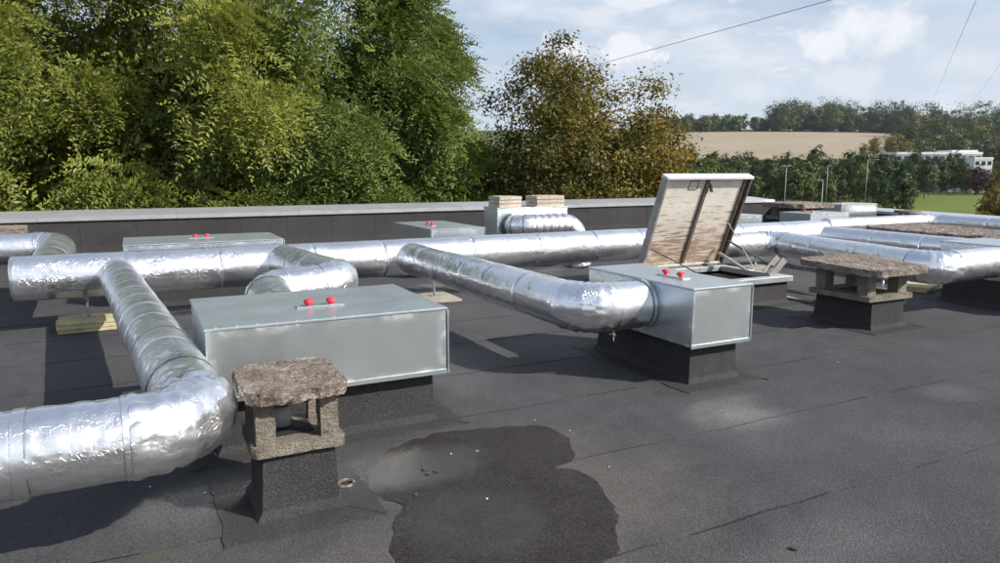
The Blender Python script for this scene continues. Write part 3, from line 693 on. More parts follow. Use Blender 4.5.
def tube_np(C, r, seg, seed, up=(0, 0, 1), crease=0.0, ridge=None, wr=1.0, full=False, pinch=0.0):
    C = np.array(C, float); n = len(C); T = np.gradient(C, axis=0); T /= np.linalg.norm(T, axis=1)[:, None]
    up = np.array(up, float); S = np.cross(T, up); S /= np.linalg.norm(S, axis=1)[:, None]; W = np.cross(S, T)
    th = np.linspace(0, 2 * math.pi, seg, endpoint=False)
    dirs = S[:, None, :] * np.cos(th)[None, :, None] + W[:, None, :] * np.sin(th)[None, :, None]
    base = C[:, None, :] + dirs * r
    s = np.concatenate([[0], np.cumsum(np.linalg.norm(np.diff(C, axis=0), axis=1))])
    rr = fbm(base * 3.0, seed, 2) * (0.005 if full else 0.0022) * wr
    cr = 1 - np.abs(fbm(base * np.array((16, 16, 22.0)), seed + 3, 3)); rr = rr + (cr - 0.8) * (0.0085 if full else 0.006) * wr * np.clip((0.75 if full else 0.28) + 1.6 * vnoise(base * 2.6, seed + 31), 0.08, 1)
    if crease: rr = rr + crease * (np.abs(np.sin(s * math.pi / 0.075 + 1.3 * vnoise(base * 3, seed)[..., 0 if False else ...].mean(1) if False else s * math.pi / 0.075))[:, None] - 0.5) * (1 + 0.6 * vnoise(base * 7, seed + 5))
    if ridge is not None:
        dth = np.abs((th - ridge + math.pi) % (2 * math.pi) - math.pi) * r
        rr = rr + 0.008 * np.exp(-(dth / 0.02) ** 2)[None, :] * (0.6 + 0.8 * vnoise(base * 20, seed + 8))
    if pinch: rr = rr - (pinch * (np.exp(-(s / 0.009) ** 2) + np.exp(-((s[-1] - s) / 0.009) ** 2)))[:, None] * (1 + 0.5 * vnoise(base * 12, seed + 41))
    V = (base + dirs * rr[..., None]).reshape(-1, 3)
    i, k = np.meshgrid(np.arange(n - 1), np.arange(seg), indexing='ij')
    F = np.stack([i * seg + k, i * seg + (k + 1) % seg, (i + 1) * seg + (k + 1) % seg, (i + 1) * seg + k], -1).reshape(-1, 4)
    return V, F[:, ::-1]
def cap_disc(c, d, r, seg=40):
    d = np.array(d, float); d /= np.linalg.norm(d); s = np.cross(d, (0, 0, 1)); s /= np.linalg.norm(s); w = np.cross(s, d); c = np.array(c, float)
    V = [c + d * 0.012]; rings = ((0.5, 0.010), (0.85, 0.006), (0.98, 0.0), (1.0, -0.03))
    for q, o in rings:
        for k in range(seg):
            a = 2 * math.pi * k / seg; V.append(c + d * (o + 0.003 * math.sin(5 * a + 9 * q)) + (s * math.cos(a) + w * math.sin(a)) * r * q)
    F = [[0, 1 + k, 1 + (k + 1) % seg] for k in range(seg)]
    for j in range(len(rings) - 1):
        for k in range(seg):
            F.append([1 + j * seg + k, 1 + (j + 1) * seg + k, 1 + (j + 1) * seg + (k + 1) % seg, 1 + j * seg + (k + 1) % seg])
    return V, F
def duct(label, path, r, R, sec=0.8, step=0.02, seg=56, seed=1, caps=(False, False), wr=1.0, collar=None):
    P = np.array(path, float)
    t = Thing('air_duct', label, 'air duct', (P[:, 0].mean(), P[:, 1].mean(), P[:, 2].min() - r)); rg = random.Random(seed)
    segs = fillet(path, R)
    def band(p, d, w=0.05):
        d = np.array(d, float); d /= np.linalg.norm(d); q = d * w / 2
        tilt = np.cross(d, (0, 0, 1)) * 0
        V, F = tube_np([p - q, p - q * 0.5, p + q * 0.5, p + q], r + 0.0040 * wr, seg, seed + 77, wr=0.45 * wr); t.part('tape_band', V, F, 'foil', True)
    for g in segs:
        seed += 1
        if g[0] == 's':
            a, b = g[1], g[2]; Ln = np.linalg.norm(b - a)
            if Ln < 0.03: continue
            n = max(1, round(Ln / sec)); cuts = [0] + [(i + rg.uniform(-0.18, 0.18)) / n for i in range(1, n)] + [1]
            for c0, c1 in zip(cuts[:-1], cuts[1:]):
                m = max(4, int((c1 - c0) * Ln / step)); ee = np.array((0.003, 0.007, 0.012)) / Ln; pts = [a + (b - a) * q for q in np.concatenate([[c0], c0 + ee, np.linspace(c0, c1, m)[1:-1], c1 - ee[::-1], [c1]])]
                rad = r * (1 + rg.uniform(-0.008, 0.008)); V, F = tube_np(pts, rad, seg, seed, ridge=rg.choice([3.6, 5.7, 5.9]), wr=wr, pinch=0.009); t.part('foil_section', V, F, 'foil', True)
                if c1 < 1 and rg.random() < 0.35: band(a + (b - a) * c1, b - a, rg.choice([0.03, 0.045, 0.06]))
        else:
            V, F = tube_np(g[1], r * 1.012, seg, seed, crease=0.011 * wr, wr=2.0 * wr, full=True); t.part('elbow', V, F, 'foil', True)
            band(g[1][0], g[1][1] - g[1][0], 0.05); band(g[1][-1], g[1][-1] - g[1][-2], 0.05)
    if caps[0]: t.part('end_cap', *cap_disc(P[0], P[0] - P[1], r * 1.015), 'foil', True)
    if caps[1]: t.part('end_cap', *cap_disc(P[-1], P[-1] - P[-2], r * 1.015), 'foil', True)
    if collar is not None:
        d = P[-1] - P[-2]; d /= np.linalg.norm(d); e = P[-1]
        V, F = tube_np([e - d * 0.035, e - d * 0.03, e - d * 0.008, e - d * 0.004], r + 0.012, seg, seed, wr=0.1); t.part('collar', V, F, 'galvanised', True)
    return t
ZD = 0.55
TR = 0.225
duct('long straight silver foil trunk duct running across the roof behind the boxes', [(-1.12, 8.35, ZD), (10.42, 8.35, ZD)], TR, 0.30, 1.0, 0.03, 56, 10, (True, True))
duct('slimmer silver duct leaving the trunk end towards the low broad cap', [(10.28, 8.18, 0.535), (10.12, 3.9, 0.52)], 0.158, 0.2, 0.8, 0.03, 48, 20, (False, True))
duct('silver foil duct with a big elbow beside the small chimney cap', [(-0.20, 8.17, ZD), (0.20, 3.17, 0.525), (-3.2, 3.17, 0.52)], 0.170, 0.26, 0.40, 0.016, 72, 30, (False, True), 1.0)
duct('silver foil branch duct bending into the box beside the open hatch', [(2.95, 8.17, ZD), (3.03, 4.50, ZD), (3.575, 4.50, ZD)], 0.188, 0.25, 0.6, 0.016, 72, 50, (False, False), 1.1, 1)
duct('short foil duct with two bends dropping behind the wide galvanised box', [(1.45, 8.17, ZD + 0.05), (1.60, 6.22, ZD + 0.08), (0.93, 6.10, ZD + 0.04), (0.90, 5.125, ZD)], 0.185, 0.22, 0.55, 0.02, 56, 70)
duct('silver foil duct with an elbow beside the far crumbling chimney cap', [(-4.5, 10.95, 0.61), (-0.92, 10.95, 0.61), (-0.86, 8.53, ZD)], 0.20, 0.28, 0.8, 0.03, 48, 90, (True, False))
duct('silver foil duct bending round behind the large chimney cap into a box', [(7.42, 8.17, ZD), (7.42, 7.58, ZD), (8.42, 7.58, ZD), (7.78, 4.76, 0.545), (8.995, 4.76, 0.545)], 0.178, 0.24, 0.7, 0.025, 56, 110, (False, False), 1.2)
duct('far silver foil duct turning past the low broad chimney cap', [(11.75, 9.35, ZD), (15.0, 9.35, ZD), (14.7, 4.5, ZD)], 0.155, 0.25, 0.9, 0.05, 40, 130, (True, True))
# torn wrap hanging at the elbow by the hatch box
def rag(c, n=9, s=0.1, seed=3):
    r = np.random.default_rng(seed); V = []; F = []
    for i in range(n):
        b = np.array(c) + r.normal(0, s * 0.25, 3); d = r.normal(0, 1, 3); d[2] = -abs(d[2]) * 0.6; d /= np.linalg.norm(d); e = np.cross(d, r.normal(0, 1, 3)); e /= np.linalg.norm(e)
        k = len(V); V += [b, b + d * s * 0.5 + e * s * 0.25, b + d * s, b + d * s * 0.5 - e * s * 0.2 + np.array((0, 0, 0.01))]; F.append([k, k + 1, k + 2, k + 3])
    return V, F
single('torn_wrap', *rag((3.20, 4.36, 0.372), 9, 0.045, 5), 'insulation', 'torn brown insulation hanging under the elbow beside the hatch box', 'torn wrap')
# flexible spiral duct of the unit
t = Thing('flexible_duct', 'ribbed flexible duct arching in front of the slab-loaded unit', 'flexible duct', (6.0, 10.1, 0.4))
cl = []
for g in fillet([(5.58, 10.52, 0.70), (5.58, 10.18, 0.71), (6.52, 10.10, 0.71), (6.62, 10.00, 0.02)], 0.22):
    cl += [g[1] + (g[2] - g[1]) * q for q in np.linspace(0, 1, max(3, int(np.linalg.norm(g[2] - g[1]) / 0.02)))] if g[0] == 's' else list(g[1])
cl = np.array(cl); keep = [0] + [i for i in range(1, len(cl)) if np.linalg.norm(cl[i] - cl[i - 1]) > 0.005]; cl = cl[keep]
V, F = tube_np(cl, 0.19, 40, 140, wr=0.5); t.part('foil_hose', V, F, 'foil', True)
s = np.concatenate([[0], np.cumsum(np.linalg.norm(np.diff(cl, axis=0), axis=1))])
for q in np.arange(0.06, s[-1], 0.13):
    i = int(np.searchsorted(s, q)); i = min(max(i, 1), len(cl) - 2); d = cl[i + 1] - cl[i - 1]; d /= np.linalg.norm(d)
    V, F = tube_np([cl[i] - d * 0.014, cl[i] - d * 0.006, cl[i] + d * 0.006, cl[i] + d * 0.014], 0.199, 40, 9, wr=0.1); t.part('hoop', V, F, 'zinc_rod', True)

# unit with paving slabs on top
t = Thing('ventilation_unit', 'tall grey sheet metal unit carrying two stacks of paving slabs', 'ventilation unit', (6.0, 10.8, 0.0))
t.part('casing', *box(5.30, 6.66, 10.50, 11.0, 0.12, 1.0, 0.006), 'galvanised')
t.part('lid', *box(5.285, 6.675, 10.485, 11.015, 0.985, 1.004, 0.004), 'galvanised')
t.part('plinth', *box(5.35, 6.6, 10.55, 10.95, 0.0, 0.12), 'felt_upstand')
V, F = tube_np([(5.58, 10.495, 0.70), (5.58, 10.48, 0.70), (5.58, 10.45, 0.70), (5.58, 10.44, 0.70)], 0.213, 32, 9, wr=0.1); t.part('hose_collar', V, F, 'dark_steel', True)
slab_pos = [(5.34, 5.76, 10.50, 10.92, 'stack at the corner beside the knobbed box'), (6.05, 6.60, 10.50, 10.90, 'stack above the ribbed flexible duct')]
for (a, b, c, d, txt) in slab_pos:
    for k in range(3):
        j = rng.uniform(-0.012, 0.012); V, F = rough_slab(a + j, b + j, c + j * 0.7, d + j * 0.7, 1.006 + 0.062 * k, 1.004 + 0.062 * (k + 1) - 0.004, 0.006, 40 + k, 0.01, 0.05)
        single('paving_slab', V, F, 'slab_concrete', ('bottom', 'middle', 'top')[k] + ' paving slab on the unit, in the ' + txt, 'paving slab', 'paving slabs weighing down the unit')

# ------------------------------------------------------------------ duct stands and boards
def boards(t, cx, cy, w, d, n, mat, rz=0.0, th=0.035, seed=1):
    r = random.Random(seed)
    for k in range(n):
        ww, dd = w * (1 - 0.03 * k + r.uniform(-0.02, 0.02)), d * (1 - 0.05 * k); ox, oy = r.uniform(-0.02, 0.02), r.uniform(-0.02, 0.02)
        V, F = box(-ww / 2 + ox, ww / 2 + ox, -dd / 2 + oy, dd / 2 + oy, 0.009 + th * k, 0.009 + th * (k + 1) - 0.003, 0.004)
        a = rz + r.uniform(-0.05, 0.05); c, s = math.cos(a), math.sin(a); V = np.stack([V[:, 0] * c - V[:, 1] * s + cx, V[:, 0] * s + V[:, 1] * c + cy, V[:, 2]], 1)
        t.part('pad_board', V, F, mat)
def stand(label, cx, cy, axis, zc_, r, w, d, n=2, mat='pale_board', rz=0.0, seed=1):
    t = Thing('duct_stand', label, 'duct stand', (cx, cy, 0.0)); boards(t, cx, cy, w, d, n, mat, rz, 0.035, seed); top = 0.009 + 0.035 * n
    ax = np.array(axis, float); sd = np.array((-ax[1], ax[0], 0))
    t.part('foot_plate', *box(cx - 0.06, cx + 0.06, cy - 0.06, cy + 0.06, top - 0.002, top + 0.006), 'zinc_rod')
    t.part('rod', *pipe([(cx, cy, top), (cx, cy, zc_ - r - 0.012)], 0.012, 8), 'zinc_rod', True)
    V = []; m = 14
    for s in (-0.02, 0.02):
        for o in (0.012, 0.020):
            for k in range(m):
                a = math.pi * (1.18 + 0.64 * k / (m - 1)); q = np.array((cx, cy, zc_)) + ax * s + sd * math.cos(a) * (r + o) + np.array((0, 0, 1)) * math.sin(a) * (r + o); V.append(q)
    F = []
    for k in range(m - 1):
        F += [[k, k + 1, m + k + 1, m + k], [2 * m + k, 3 * m + k, 3 * m + k + 1, 2 * m + k + 1], [k, 2 * m + k, 2 * m + k + 1, k + 1], [m + k, m + k + 1, 3 * m + k + 1, 3 * m + k]]
    t.part('saddle', V, F, 'zinc_rod'); return t
X1, Y1 = (1, 0, 0), (0, 1, 0)
stand('duct stand on mossy boards under the open end of the trunk duct', -0.50, 8.33, X1, ZD, TR, 0.56, 0.50, 3, 'yellow_board', 0.05, 3)
stand('duct stand on a pale board behind the large chimney cap', 7.93, 5.45, (-.22, .97, 0), ZD, 0.178, 0.52, 0.36, 1, 'pale_board', 0.1, 5)
stand('duct stand with a half-hidden slab under the duct leading to the big elbow', 0.03, 5.35, (-.08, 1, 0), 0.535, 0.168, 0.42, 0.28, 2, 'pale_board', 0.0, 6)
stand('duct stand near the branch duct of the hatch-side box', 3.30, 8.30, X1, ZD, TR, 0.50, 0.72, 1, 'pale_board', 0.0, 7)
stand('duct stand under the near duct outside the big elbow', -1.6, 3.17, X1, 0.522, 0.168, 0.42, 0.36, 2, 'pale_board', 0.0, 8)
stand('duct stand under the trunk duct behind the hatch', 8.9, 8.35, X1, ZD, TR, 0.5, 0.4, 2, 'pale_board', 0.0, 9)
stand('duct stand under the far duct beside the low broad cap', 14.2, 9.35, X1, ZD, 0.155, 0.5, 0.4, 2, 'pale_board', 0.0, 10)
stand('duct stand under the far elbow duct by the crumbling cap', -3.0, 10.95, X1, 0.61, 0.20, 0.5, 0.4, 2, 'pale_board', 0.0, 11)
t = Thing('board_stack', 'pale yellow boards lying on the felt by the curb past the large cap', 'boards', (9.45, 6.0, 0.0)); boards(t, 9.45, 6.0, 0.62, 0.46, 2, 'yellow_board', 0.3, 0.035, 12)
p = at_z(796, 297, 0.03); t = Thing('board_stack', 'pale board lying on the felt between the hatch and the large chimney cap', 'boards', (p[0], p[1], 0.0)); boards(t, p[0], p[1], 0.34, 0.5, 1, 'pale_board', 0.25, 0.035, 13)

# ------------------------------------------------------------------ roof hatch with open lid
HX0, HX1, HY0, HY1, HZ = 5.70, 7.10, 6.05, 7.27, 0.27
t = Thing('roof_hatch', 'open roof hatch with its stained pale lid propped upright', 'roof hatch', ((HX0 + HX1) / 2, (HY0 + HY1) / 2, 0.0))
V, F = upstand(HX0 + 0.05, HX1 - 0.05, HY0 + 0.05, HY1 - 0.05, HZ); t.part('curb', V, F[:-1], 'felt_upstand')
t.part('shaft_shade_block', *box(HX0 + 0.14, HX1 - 0.14, HY0 + 0.14, HY1 - 0.14, 0.02, HZ - 0.03), 'hole_shade')  # closed near-black block in place of the unlit depth below the hatch
for e in skirt_parts(HX0 + 0.03, HX1 - 0.03, HY0 + 0.03, HY1 - 0.03, 0.14, 21): t.part('flashing', e[0], e[1], 'felt_upstand')
fr = 0.13
t.part('frame_rail', *box(HX0, HX1, HY0, HY0 + fr, HZ, HZ + 0.07, 0.006), 'galvanised_dull'); t.part('frame_rail', *box(HX0, HX1, HY1 - fr, HY1, HZ, HZ + 0.07, 0.006), 'galvanised_dull')
t.part('frame_rail', *box(HX0, HX0 + fr, HY0 + fr + 0.002, HY1 - fr - 0.002, HZ, HZ + 0.068, 0.006), 'galvanised_dull'); t.part('frame_rail', *box(HX1 - fr, HX1, HY0 + fr + 0.002, HY1 - fr - 0.002, HZ, HZ + 0.068, 0.006), 'galvanised_dull')
# lid built flat in local X/Z (Z from hinge to free edge, -Y its underside), then leaned forward over the hinge
LEAN = math.radians(21.5); LL = 1.23; hinge = np.array((HX0, HY1, HZ + 0.10))
def lidpt(V):
    V = np.asarray(V, float); c, s = math.cos(LEAN), math.sin(LEAN)
    return np.stack([V[:, 0] + hinge[0], -V[:, 2] * s + V[:, 1] * c + hinge[1], V[:, 2] * c + V[:, 1] * s + hinge[2]], 1)
W = HX1 - HX0
lid_o = bpy.data.objects.new('lid', None)
def lidpart(name, x0, x1, y0, y1, z0, z1, mat, parent, bev=0.004):
    V, F = box(x0, x1, y0, y1, z0, z1, bev); return t.part(name, lidpt(V), F, mat, parent=parent)
lid = lidpart('lid', 0.0, W, 0.035, 0.06, 0.0, LL, 'galvanised_dull', None)
for a, b in ((0.035, W * 0.5 - 0.03), (W * 0.5 + 0.03, W - 0.10)):
    V, F = box(a, b, 0.008, 0.034, 0.03, LL - 0.03); pn = t.part('lid_panel', V + t.loc, F, 'lid_panel', parent=lid)
    # keep the panel's own upright coordinates for its stains
    me = pn.data; co = np.empty(len(me.vertices) * 3); me.vertices.foreach_get('co', co); co = co.reshape(-1, 3)
    pn.rotation_euler = (LEAN, 0, 0); pn.location = Vector(tuple(hinge - t.loc))
lidpart('lid_rail', 0.0, 0.035, -0.05, 0.034, 0.0, LL, 'lid_rail', lid); lidpart('lid_rail', -0.004, W + 0.004, -0.055, 0.064, LL + 0.0005, LL + 0.035, 'white_render', lid)
lidpart('lid_rail', W - 0.035, W, -0.05, 0.034, 0.0, LL, 'lid_rail_dark', lid); lidpart('lid_rail', W - 0.098, W - 0.06, -0.02, 0.034, 0.02, LL - 0.02, 'lid_rail_dark', lid)
lidpart('lid_rib', W * 0.5 - 0.028, W * 0.5 + 0.022, -0.018, 0.033, 0.02, LL - 0.005, 'lid_rail_dark', lid)
lidpart('lid_rail', 0.036, W - 0.037, -0.03, 0.03, 0.0, 0.028, 'lid_rail', lid)
V, F = join(*[bar((a[0], 0.004, a[1]), (b[0], 0.004, b[1]), 0.008, 0.006) for a, b in (((.42, 1.08), (.42, 1.19)), ((.42, 1.19), (.56, 1.19)), ((.56, 1.19), (.56, 1.08)), ((.56, 1.08), (.42, 1.08)))])
t.part('latch_plate', lidpt(V), F, 'lid_rail_dark', parent=lid)
V, F = bar((W * .5 + .03, -0.02, LL - .07), (W * .5 + .075, -0.03, LL - .17), 0.05, 0.02); t.part('latch', lidpt(V), F, 'lid_rail_dark', parent=lid)
def lp(x, y, z): return lidpt([(x, y, z)])[0]
zf = HZ + 0.07
t.part('stay_arm', *bar(lp(0.06, -0.05, 0.30), (HX0 + 0.42, HY0 + 0.62, zf + 0.02), 0.025, 0.012), 'lid_rail_dark')
t.part('stay_arm', *bar(lp(W - 0.08, -0.06, 0.36), (HX1 - 0.05, HY0 + 0.16, zf + 0.05), 0.035, 0.015), 'dark_steel')
t.part('stay_arm', *bar(lp(W - 0.16, -0.05, 0.18), (HX1 - 0.16, HY1 - 0.62, zf + 0.0), 0.06, 0.02), 'galvanised_dull')
t.part('stay_cable', *pipe([lp(W - 0.16, -0.03, 0.62), (HX1 - 0.18, HY0 + 0.42, zf)], 0.0045, 6), 'zinc_rod')
for bx, by in ((HX1 - 0.20, HY0 + 0.06), (HX1 - 0.05, HY0 + 0.30)):
    t.part('bracket', *bar((bx - 0.10, by + 0.02, zf - 0.004), (bx + 0.08, by - 0.02, zf + 0.20), 0.075, 0.016, (0.3, 1, 0)), 'lid_rail')
t.part('hinge_bar', *pipe([(HX0 + 0.1, HY1 - 0.01, HZ + 0.085), (HX1 - 0.1, HY1 - 0.01, HZ + 0.085)], 0.016, 8), 'dark_steel')

# ------------------------------------------------------------------ litter on the felt
rl = random.Random(8)
def litter(name, px, py, s, mat, label, group, zt=0.010):
    q = at_z(px, py, zt); V, F = rough_slab(-s, s, -s * rl.uniform(0.5, 1), s * rl.uniform(0.5, 1), 0, s * 0.5, s * 0.25, rl.randrange(99), s * 0.5, s * 0.7)
    a = rl.uniform(0, 6); c, sn = math.cos(a), math.sin(a); V = np.stack([V[:, 0] * c - V[:, 1] * sn + q[0], V[:, 0] * sn + V[:, 1] * c + q[1], V[:, 2] + zt], 1)
    single(name, V, F, mat, label, 'litter', group)
for px, py in ((477, 451), (535, 420), (451, 454), (487, 499), (570, 431), (609, 467), (838, 362), (150, 487), (205, 493)):
    litter('grit_chip', px, py, rl.uniform(0.004, 0.008), 'white_bit', 'tiny pale chip of grit lying on the dark felt', 'pale grit chips scattered on the felt', 0.0064)
for px, py in ((416, 495), (794, 549), (424, 470), (436, 472), (428, 474)):
    litter('dead_leaf', px, py, rl.uniform(0.010, 0.018), 'dead_leaf', 'small curled dead leaf lying on the roof felt', 'dead leaves scattered on the felt', 0.0064)
q = at_z(346, 484, 0.012); V, F = pipe([(q[0] + 0.04 * math.cos(a), q[1] + 0.03 * math.sin(a), 0.014 + 0.006 * math.sin(a)) for a in np.linspace(0, 5.4, 18)], 0.008, 8)
single('metal_ring', V, F, 'cap_concrete', 'small rusty open ring lying beside the small chimney base', 'ring')

# ------------------------------------------------------------------ trees
def frond_crown(rg, centre, radii, nb, nf, cols, flen=0.62, pairs=5, llen=0.20, lw=0.030, spread=0.33, lump=0.25, zmin=-9, shape=None, fill=9000, per=13, clump=1.05):
    """pinnate foliage: boughs over the crown, each bough a drooping tuft of compound leaves"""
    nc = max(12, nb // per); gi = np.arange(nc) + 0.5; ph = np.arccos(1 - 2 * gi / nc); ga = math.pi * (1 + 5 ** 0.5) * gi
    cd = np.stack([np.cos(ga) * np.sin(ph), np.sin(ga) * np.sin(ph), np.cos(ph)], 1) + rg.normal(0, 0.09, (nc, 3)); cd /= np.linalg.norm(cd, axis=1)[:, None]
    cu = (0.80 + 0.20 * rg.uniform(0, 1, nc)) * (1 + lump * fbm(cd * 1.7 + 5, 2, 3)); ci = np.repeat(np.arange(nc), per); nb = len(ci)
    o_ = rg.normal(0, 1, (nb, 3)); o_ /= np.linalg.norm(o_, axis=1)[:, None]; fl = (o_ * cd[ci]).sum(1) < -0.25; o_[fl] *= -1
    d = cd[ci] + o_ * 0.45; d /= np.linalg.norm(d, axis=1)[:, None]
    cs = rg.uniform(0.7, 1.25, nc)[ci] * clump
    tip = cd[ci] * radii * cu[ci][:, None] + o_ * cs[:, None] * np.array((1, 1, 0.8)); ctone = rg.uniform(0, 1, nc)[ci]
    if shape is not None: tip[:, :2] *= shape(tip[:, 2] / radii[2])[:, None]
    tip = tip + centre; ok = tip[:, 2] > zmin; tip, d, ctone = tip[ok], d[ok], ctone[ok]; nb = len(tip)
    out = d * np.array((1, 1, 0.5)); out /= np.linalg.norm(out, axis=1)[:, None]
    bt = 0.5 * ctone + 0.5 * rg.uniform(0, 1, nb)              # bough tone
    B = np.repeat(tip, nf, 0); O = np.repeat(out, nf, 0); T = np.repeat(bt, nf); n = len(B)
    g = rg.normal(0, 1, (n, 3)); sp = spread * rg.uniform(0.6, 1.3, nb).repeat(nf)
    B = B + g * sp[:, None] * np.array((1, 1, 0.55)) - O * np.abs(rg.normal(0, 0.3, n))[:, None]
    dr = O * 0.75 + g * 0.55 + np.array((0, 0, -0.15)); dr /= np.linalg.norm(dr, axis=1)[:, None]
    nm = np.array((0, 0, 0.50)) + O * 0.85 + rg.normal(0, 0.35, (n, 3)); nm -= dr * (nm * dr).sum(1)[:, None]; nm /= np.linalg.norm(nm, axis=1)[:, None]
    sd = np.cross(dr, nm); L = flen * rg.uniform(0.7, 1.25, n)
    K = pairs * 2 + 1; ts = np.concatenate([np.repeat(np.linspace(0.2, 0.95, pairs), 2), [1.0]]); sg = np.concatenate([np.tile([1, -1], pairs), [0]])
    taper = np.concatenate([np.repeat(1 - 0.45 * np.abs(np.linspace(-0.7, 1, pairs)), 2), [0.8]])
    t3 = ts[None, :, None]; base = B[:, None] + dr[:, None] * (L[:, None, None] * t3) + np.array((0, 0, -1.0)) * (0.55 * L[:, None, None] * t3 ** 2)
    ld = sd[:, None] * sg[None, :, None] * 0.9 + dr[:, None] * np.where(sg == 0, 1, 0.45)[None, :, None] - nm[:, None] * 0.22 + rg.normal(0, 0.12, (n, K, 3))
    ld /= np.linalg.norm(ld, axis=2)[..., None]; wv = np.cross(ld, nm[:, None] + rg.normal(0, 0.25, (n, K, 3))); wv /= np.linalg.norm(wv, axis=2)[..., None]
    ll = (llen * taper)[None, :, None] * rg.uniform(0.8, 1.2, (n, 1, 1))
    V = np.stack([base, base + ld * ll * 0.45 + wv * lw, base + ld * ll, base + ld * ll * 0.45 - wv * lw], 2).reshape(-1, 3)
    F = np.arange(len(V)).reshape(-1, 4)
    c0, c1, c2 = (np.array(c) for c in cols); f = np.clip(0.55 * T + 0.45 * rg.uniform(0, 1, n), 0, 1)
    col = np.where((f < 0.5)[:, None], c0 + (c1 - c0) * (f * 2)[:, None], c1 + (c2 - c1) * ((f - 0.5) * 2)[:, None]) * rg.uniform(0.8, 1.2, n)[:, None]
    tint = np.ones((n, K * 4, 4)); tint[..., :3] = col[:, None]; tint = tint.reshape(-1, 4)
    # broad leaf sprays deeper inside the crown
    rq = np.random.default_rng(int(abs(centre[0]) * 100)); m = int(fill * 2.2); q = rq.normal(0, 1, (m, 3)); q /= np.linalg.norm(q, axis=1)[:, None]
    P = q * radii * (rq.uniform(0, 1, m) ** 0.45 * 0.74)[:, None]
    if shape is not None: P[:, :2] *= shape(P[:, 2] / radii[2])[:, None]
    P = P + centre; P = P[P[:, 2] > zmin]; m = len(P); nn = rq.normal(0, 1, (m, 3)); nn /= np.linalg.norm(nn, axis=1)[:, None]
    a = np.cross(nn, rq.normal(0, 1, (m, 3))); a /= np.linalg.norm(a, axis=1)[:, None]; b = np.cross(nn, a); sz = rq.uniform(0.07, 0.14, m)[:, None]
    V2 = np.stack([P - a * sz, P + b * sz * 0.45, P + a * sz, P - b * sz * 0.45], 1).reshape(-1, 3); T2 = np.ones((m, 4, 4)); T2[..., :3] = c1
    V = np.vstack([V, V2]); tint = np.vstack([tint, T2.reshape(-1, 4)]); F = np.arange(len(V)).reshape(-1, 4)
    return V, F, tint, tip
def leaf_crown(rg, centre, radii, nb, nl, cols, size=0.09, spread=0.45, lump=0.25, zmin=-9, shape=None, inner=0.4, warm=None, tilt=0.6, nr=0.65):
    d = rg.normal(0, 1, (nb, 3)); d /= np.linalg.norm(d, axis=1)[:, None]
    u = rg.uniform(inner, 1.0, nb) ** 0.6 * (1 + lump * fbm(d * 1.9 + 3, 4, 3)); tip = d * radii * u[:, None]
    if shape is not None: tip[:, :2] *= shape(tip[:, 2] / radii[2])[:, None]
    tip = tip + centre; ok = tip[:, 2] > zmin; tip, d = tip[ok], d[ok]; nb = len(tip); bt = rg.uniform(0, 1, nb)
    if warm is not None: bt = np.clip(bt * 0.6 + warm(tip), 0, 1)
    B = np.repeat(tip, nl, 0); O = np.repeat(d, nl, 0); bo = np.repeat(tip, nl, 0); T = np.repeat(bt, nl); n = len(B)
    B = B + rg.normal(0, 1, (n, 3)) * spread * rg.uniform(0.6, 1.3, nb).repeat(nl)[:, None] * np.array((1, 1, 0.7))
    bl = B - bo; O = O + 0.8 * bl / (np.linalg.norm(bl, axis=1)[:, None] + 1e-6)
    nm = O * tilt + np.array((0, 0, 0.45)) + rg.normal(0, nr, (n, 3)); nm /= np.linalg.norm(nm, axis=1)[:, None]
    a = np.cross(nm, rg.normal(0, 1, (n, 3))); a /= np.linalg.norm(a, axis=1)[:, None]; b = np.cross(nm, a); s = (size * rg.uniform(0.6, 1.35, n))[:, None]
    V = np.stack([B - a * s, B + b * s * 0.55 + nm * s * 0.12, B + a * s, B - b * s * 0.55 + nm * s * 0.12], 1).reshape(-1, 3); F = np.arange(len(V)).reshape(-1, 4)
    c0, c1, c2 = (np.array(c) for c in cols); f = np.clip(0.6 * T + 0.4 * rg.uniform(0, 1, n), 0, 1)
    col = np.where((f < 0.5)[:, None], c0 + (c1 - c0) * (f * 2)[:, None], c1 + (c2 - c1) * ((f - 0.5) * 2)[:, None]) * rg.uniform(0.75, 1.25, n)[:, None]
    tint = np.ones((n, 4, 4)); tint[..., :3] = col[:, None]; return V, F, tint.reshape(-1, 4), tip
def limbs(rg, base, top, r, tips, k=26):
    base, top = np.array(base, float), np.array(top, float); parts = []
    zs = np.linspace(0, 1, 9); wob = rg.normal(0, 0.12, (9, 3)) * zs[:, None] * np.array((1, 1, 0))
    tr = base + (top - base) * zs[:, None] + wob; parts.append(pipe(tr, r * (1 - 0.82 * zs), 10))
    for p in tips[rg.permutation(len(tips))[:k]]:
        s = np.clip((p[2] - base[2]) / (top[2] - base[2]) - rg.uniform(0.15, 0.35), 0.2, 0.9); a = base + (top - base) * s
        mid = (a + p) / 2 + np.array((0, 0, 0.35)) + rg.normal(0, 0.15, 3); r0 = r * (1 - 0.82 * s) * 0.5
        parts.append(pipe([a, a * 0.55 + mid * 0.45 + np.array((0, 0, 0.1)), mid, mid * 0.4 + p * 0.6, p], [r0, r0 * 0.75, r0 * 0.55, r0 * 0.3, 0.012], 6))
    return join(*parts)
def tree(name, label, x, y, zb, crown, top, r, mat='leaf', group=None, k=26, rg=None):
    V, F, tint, tips = crown
    t = Thing(name, label, 'tree', (x, y, zb), group)
    t.part('trunk', *limbs(rg, (x, y, zb - 0.3), (x, y, top), r, tips, k), 'bark', True)
    t.part('crown', V, F, mat, False, tint=tint); return t
GR = ((0.095, 0.130, 0.028), (0.195, 0.222, 0.048), (0.320, 0.312, 0.074))
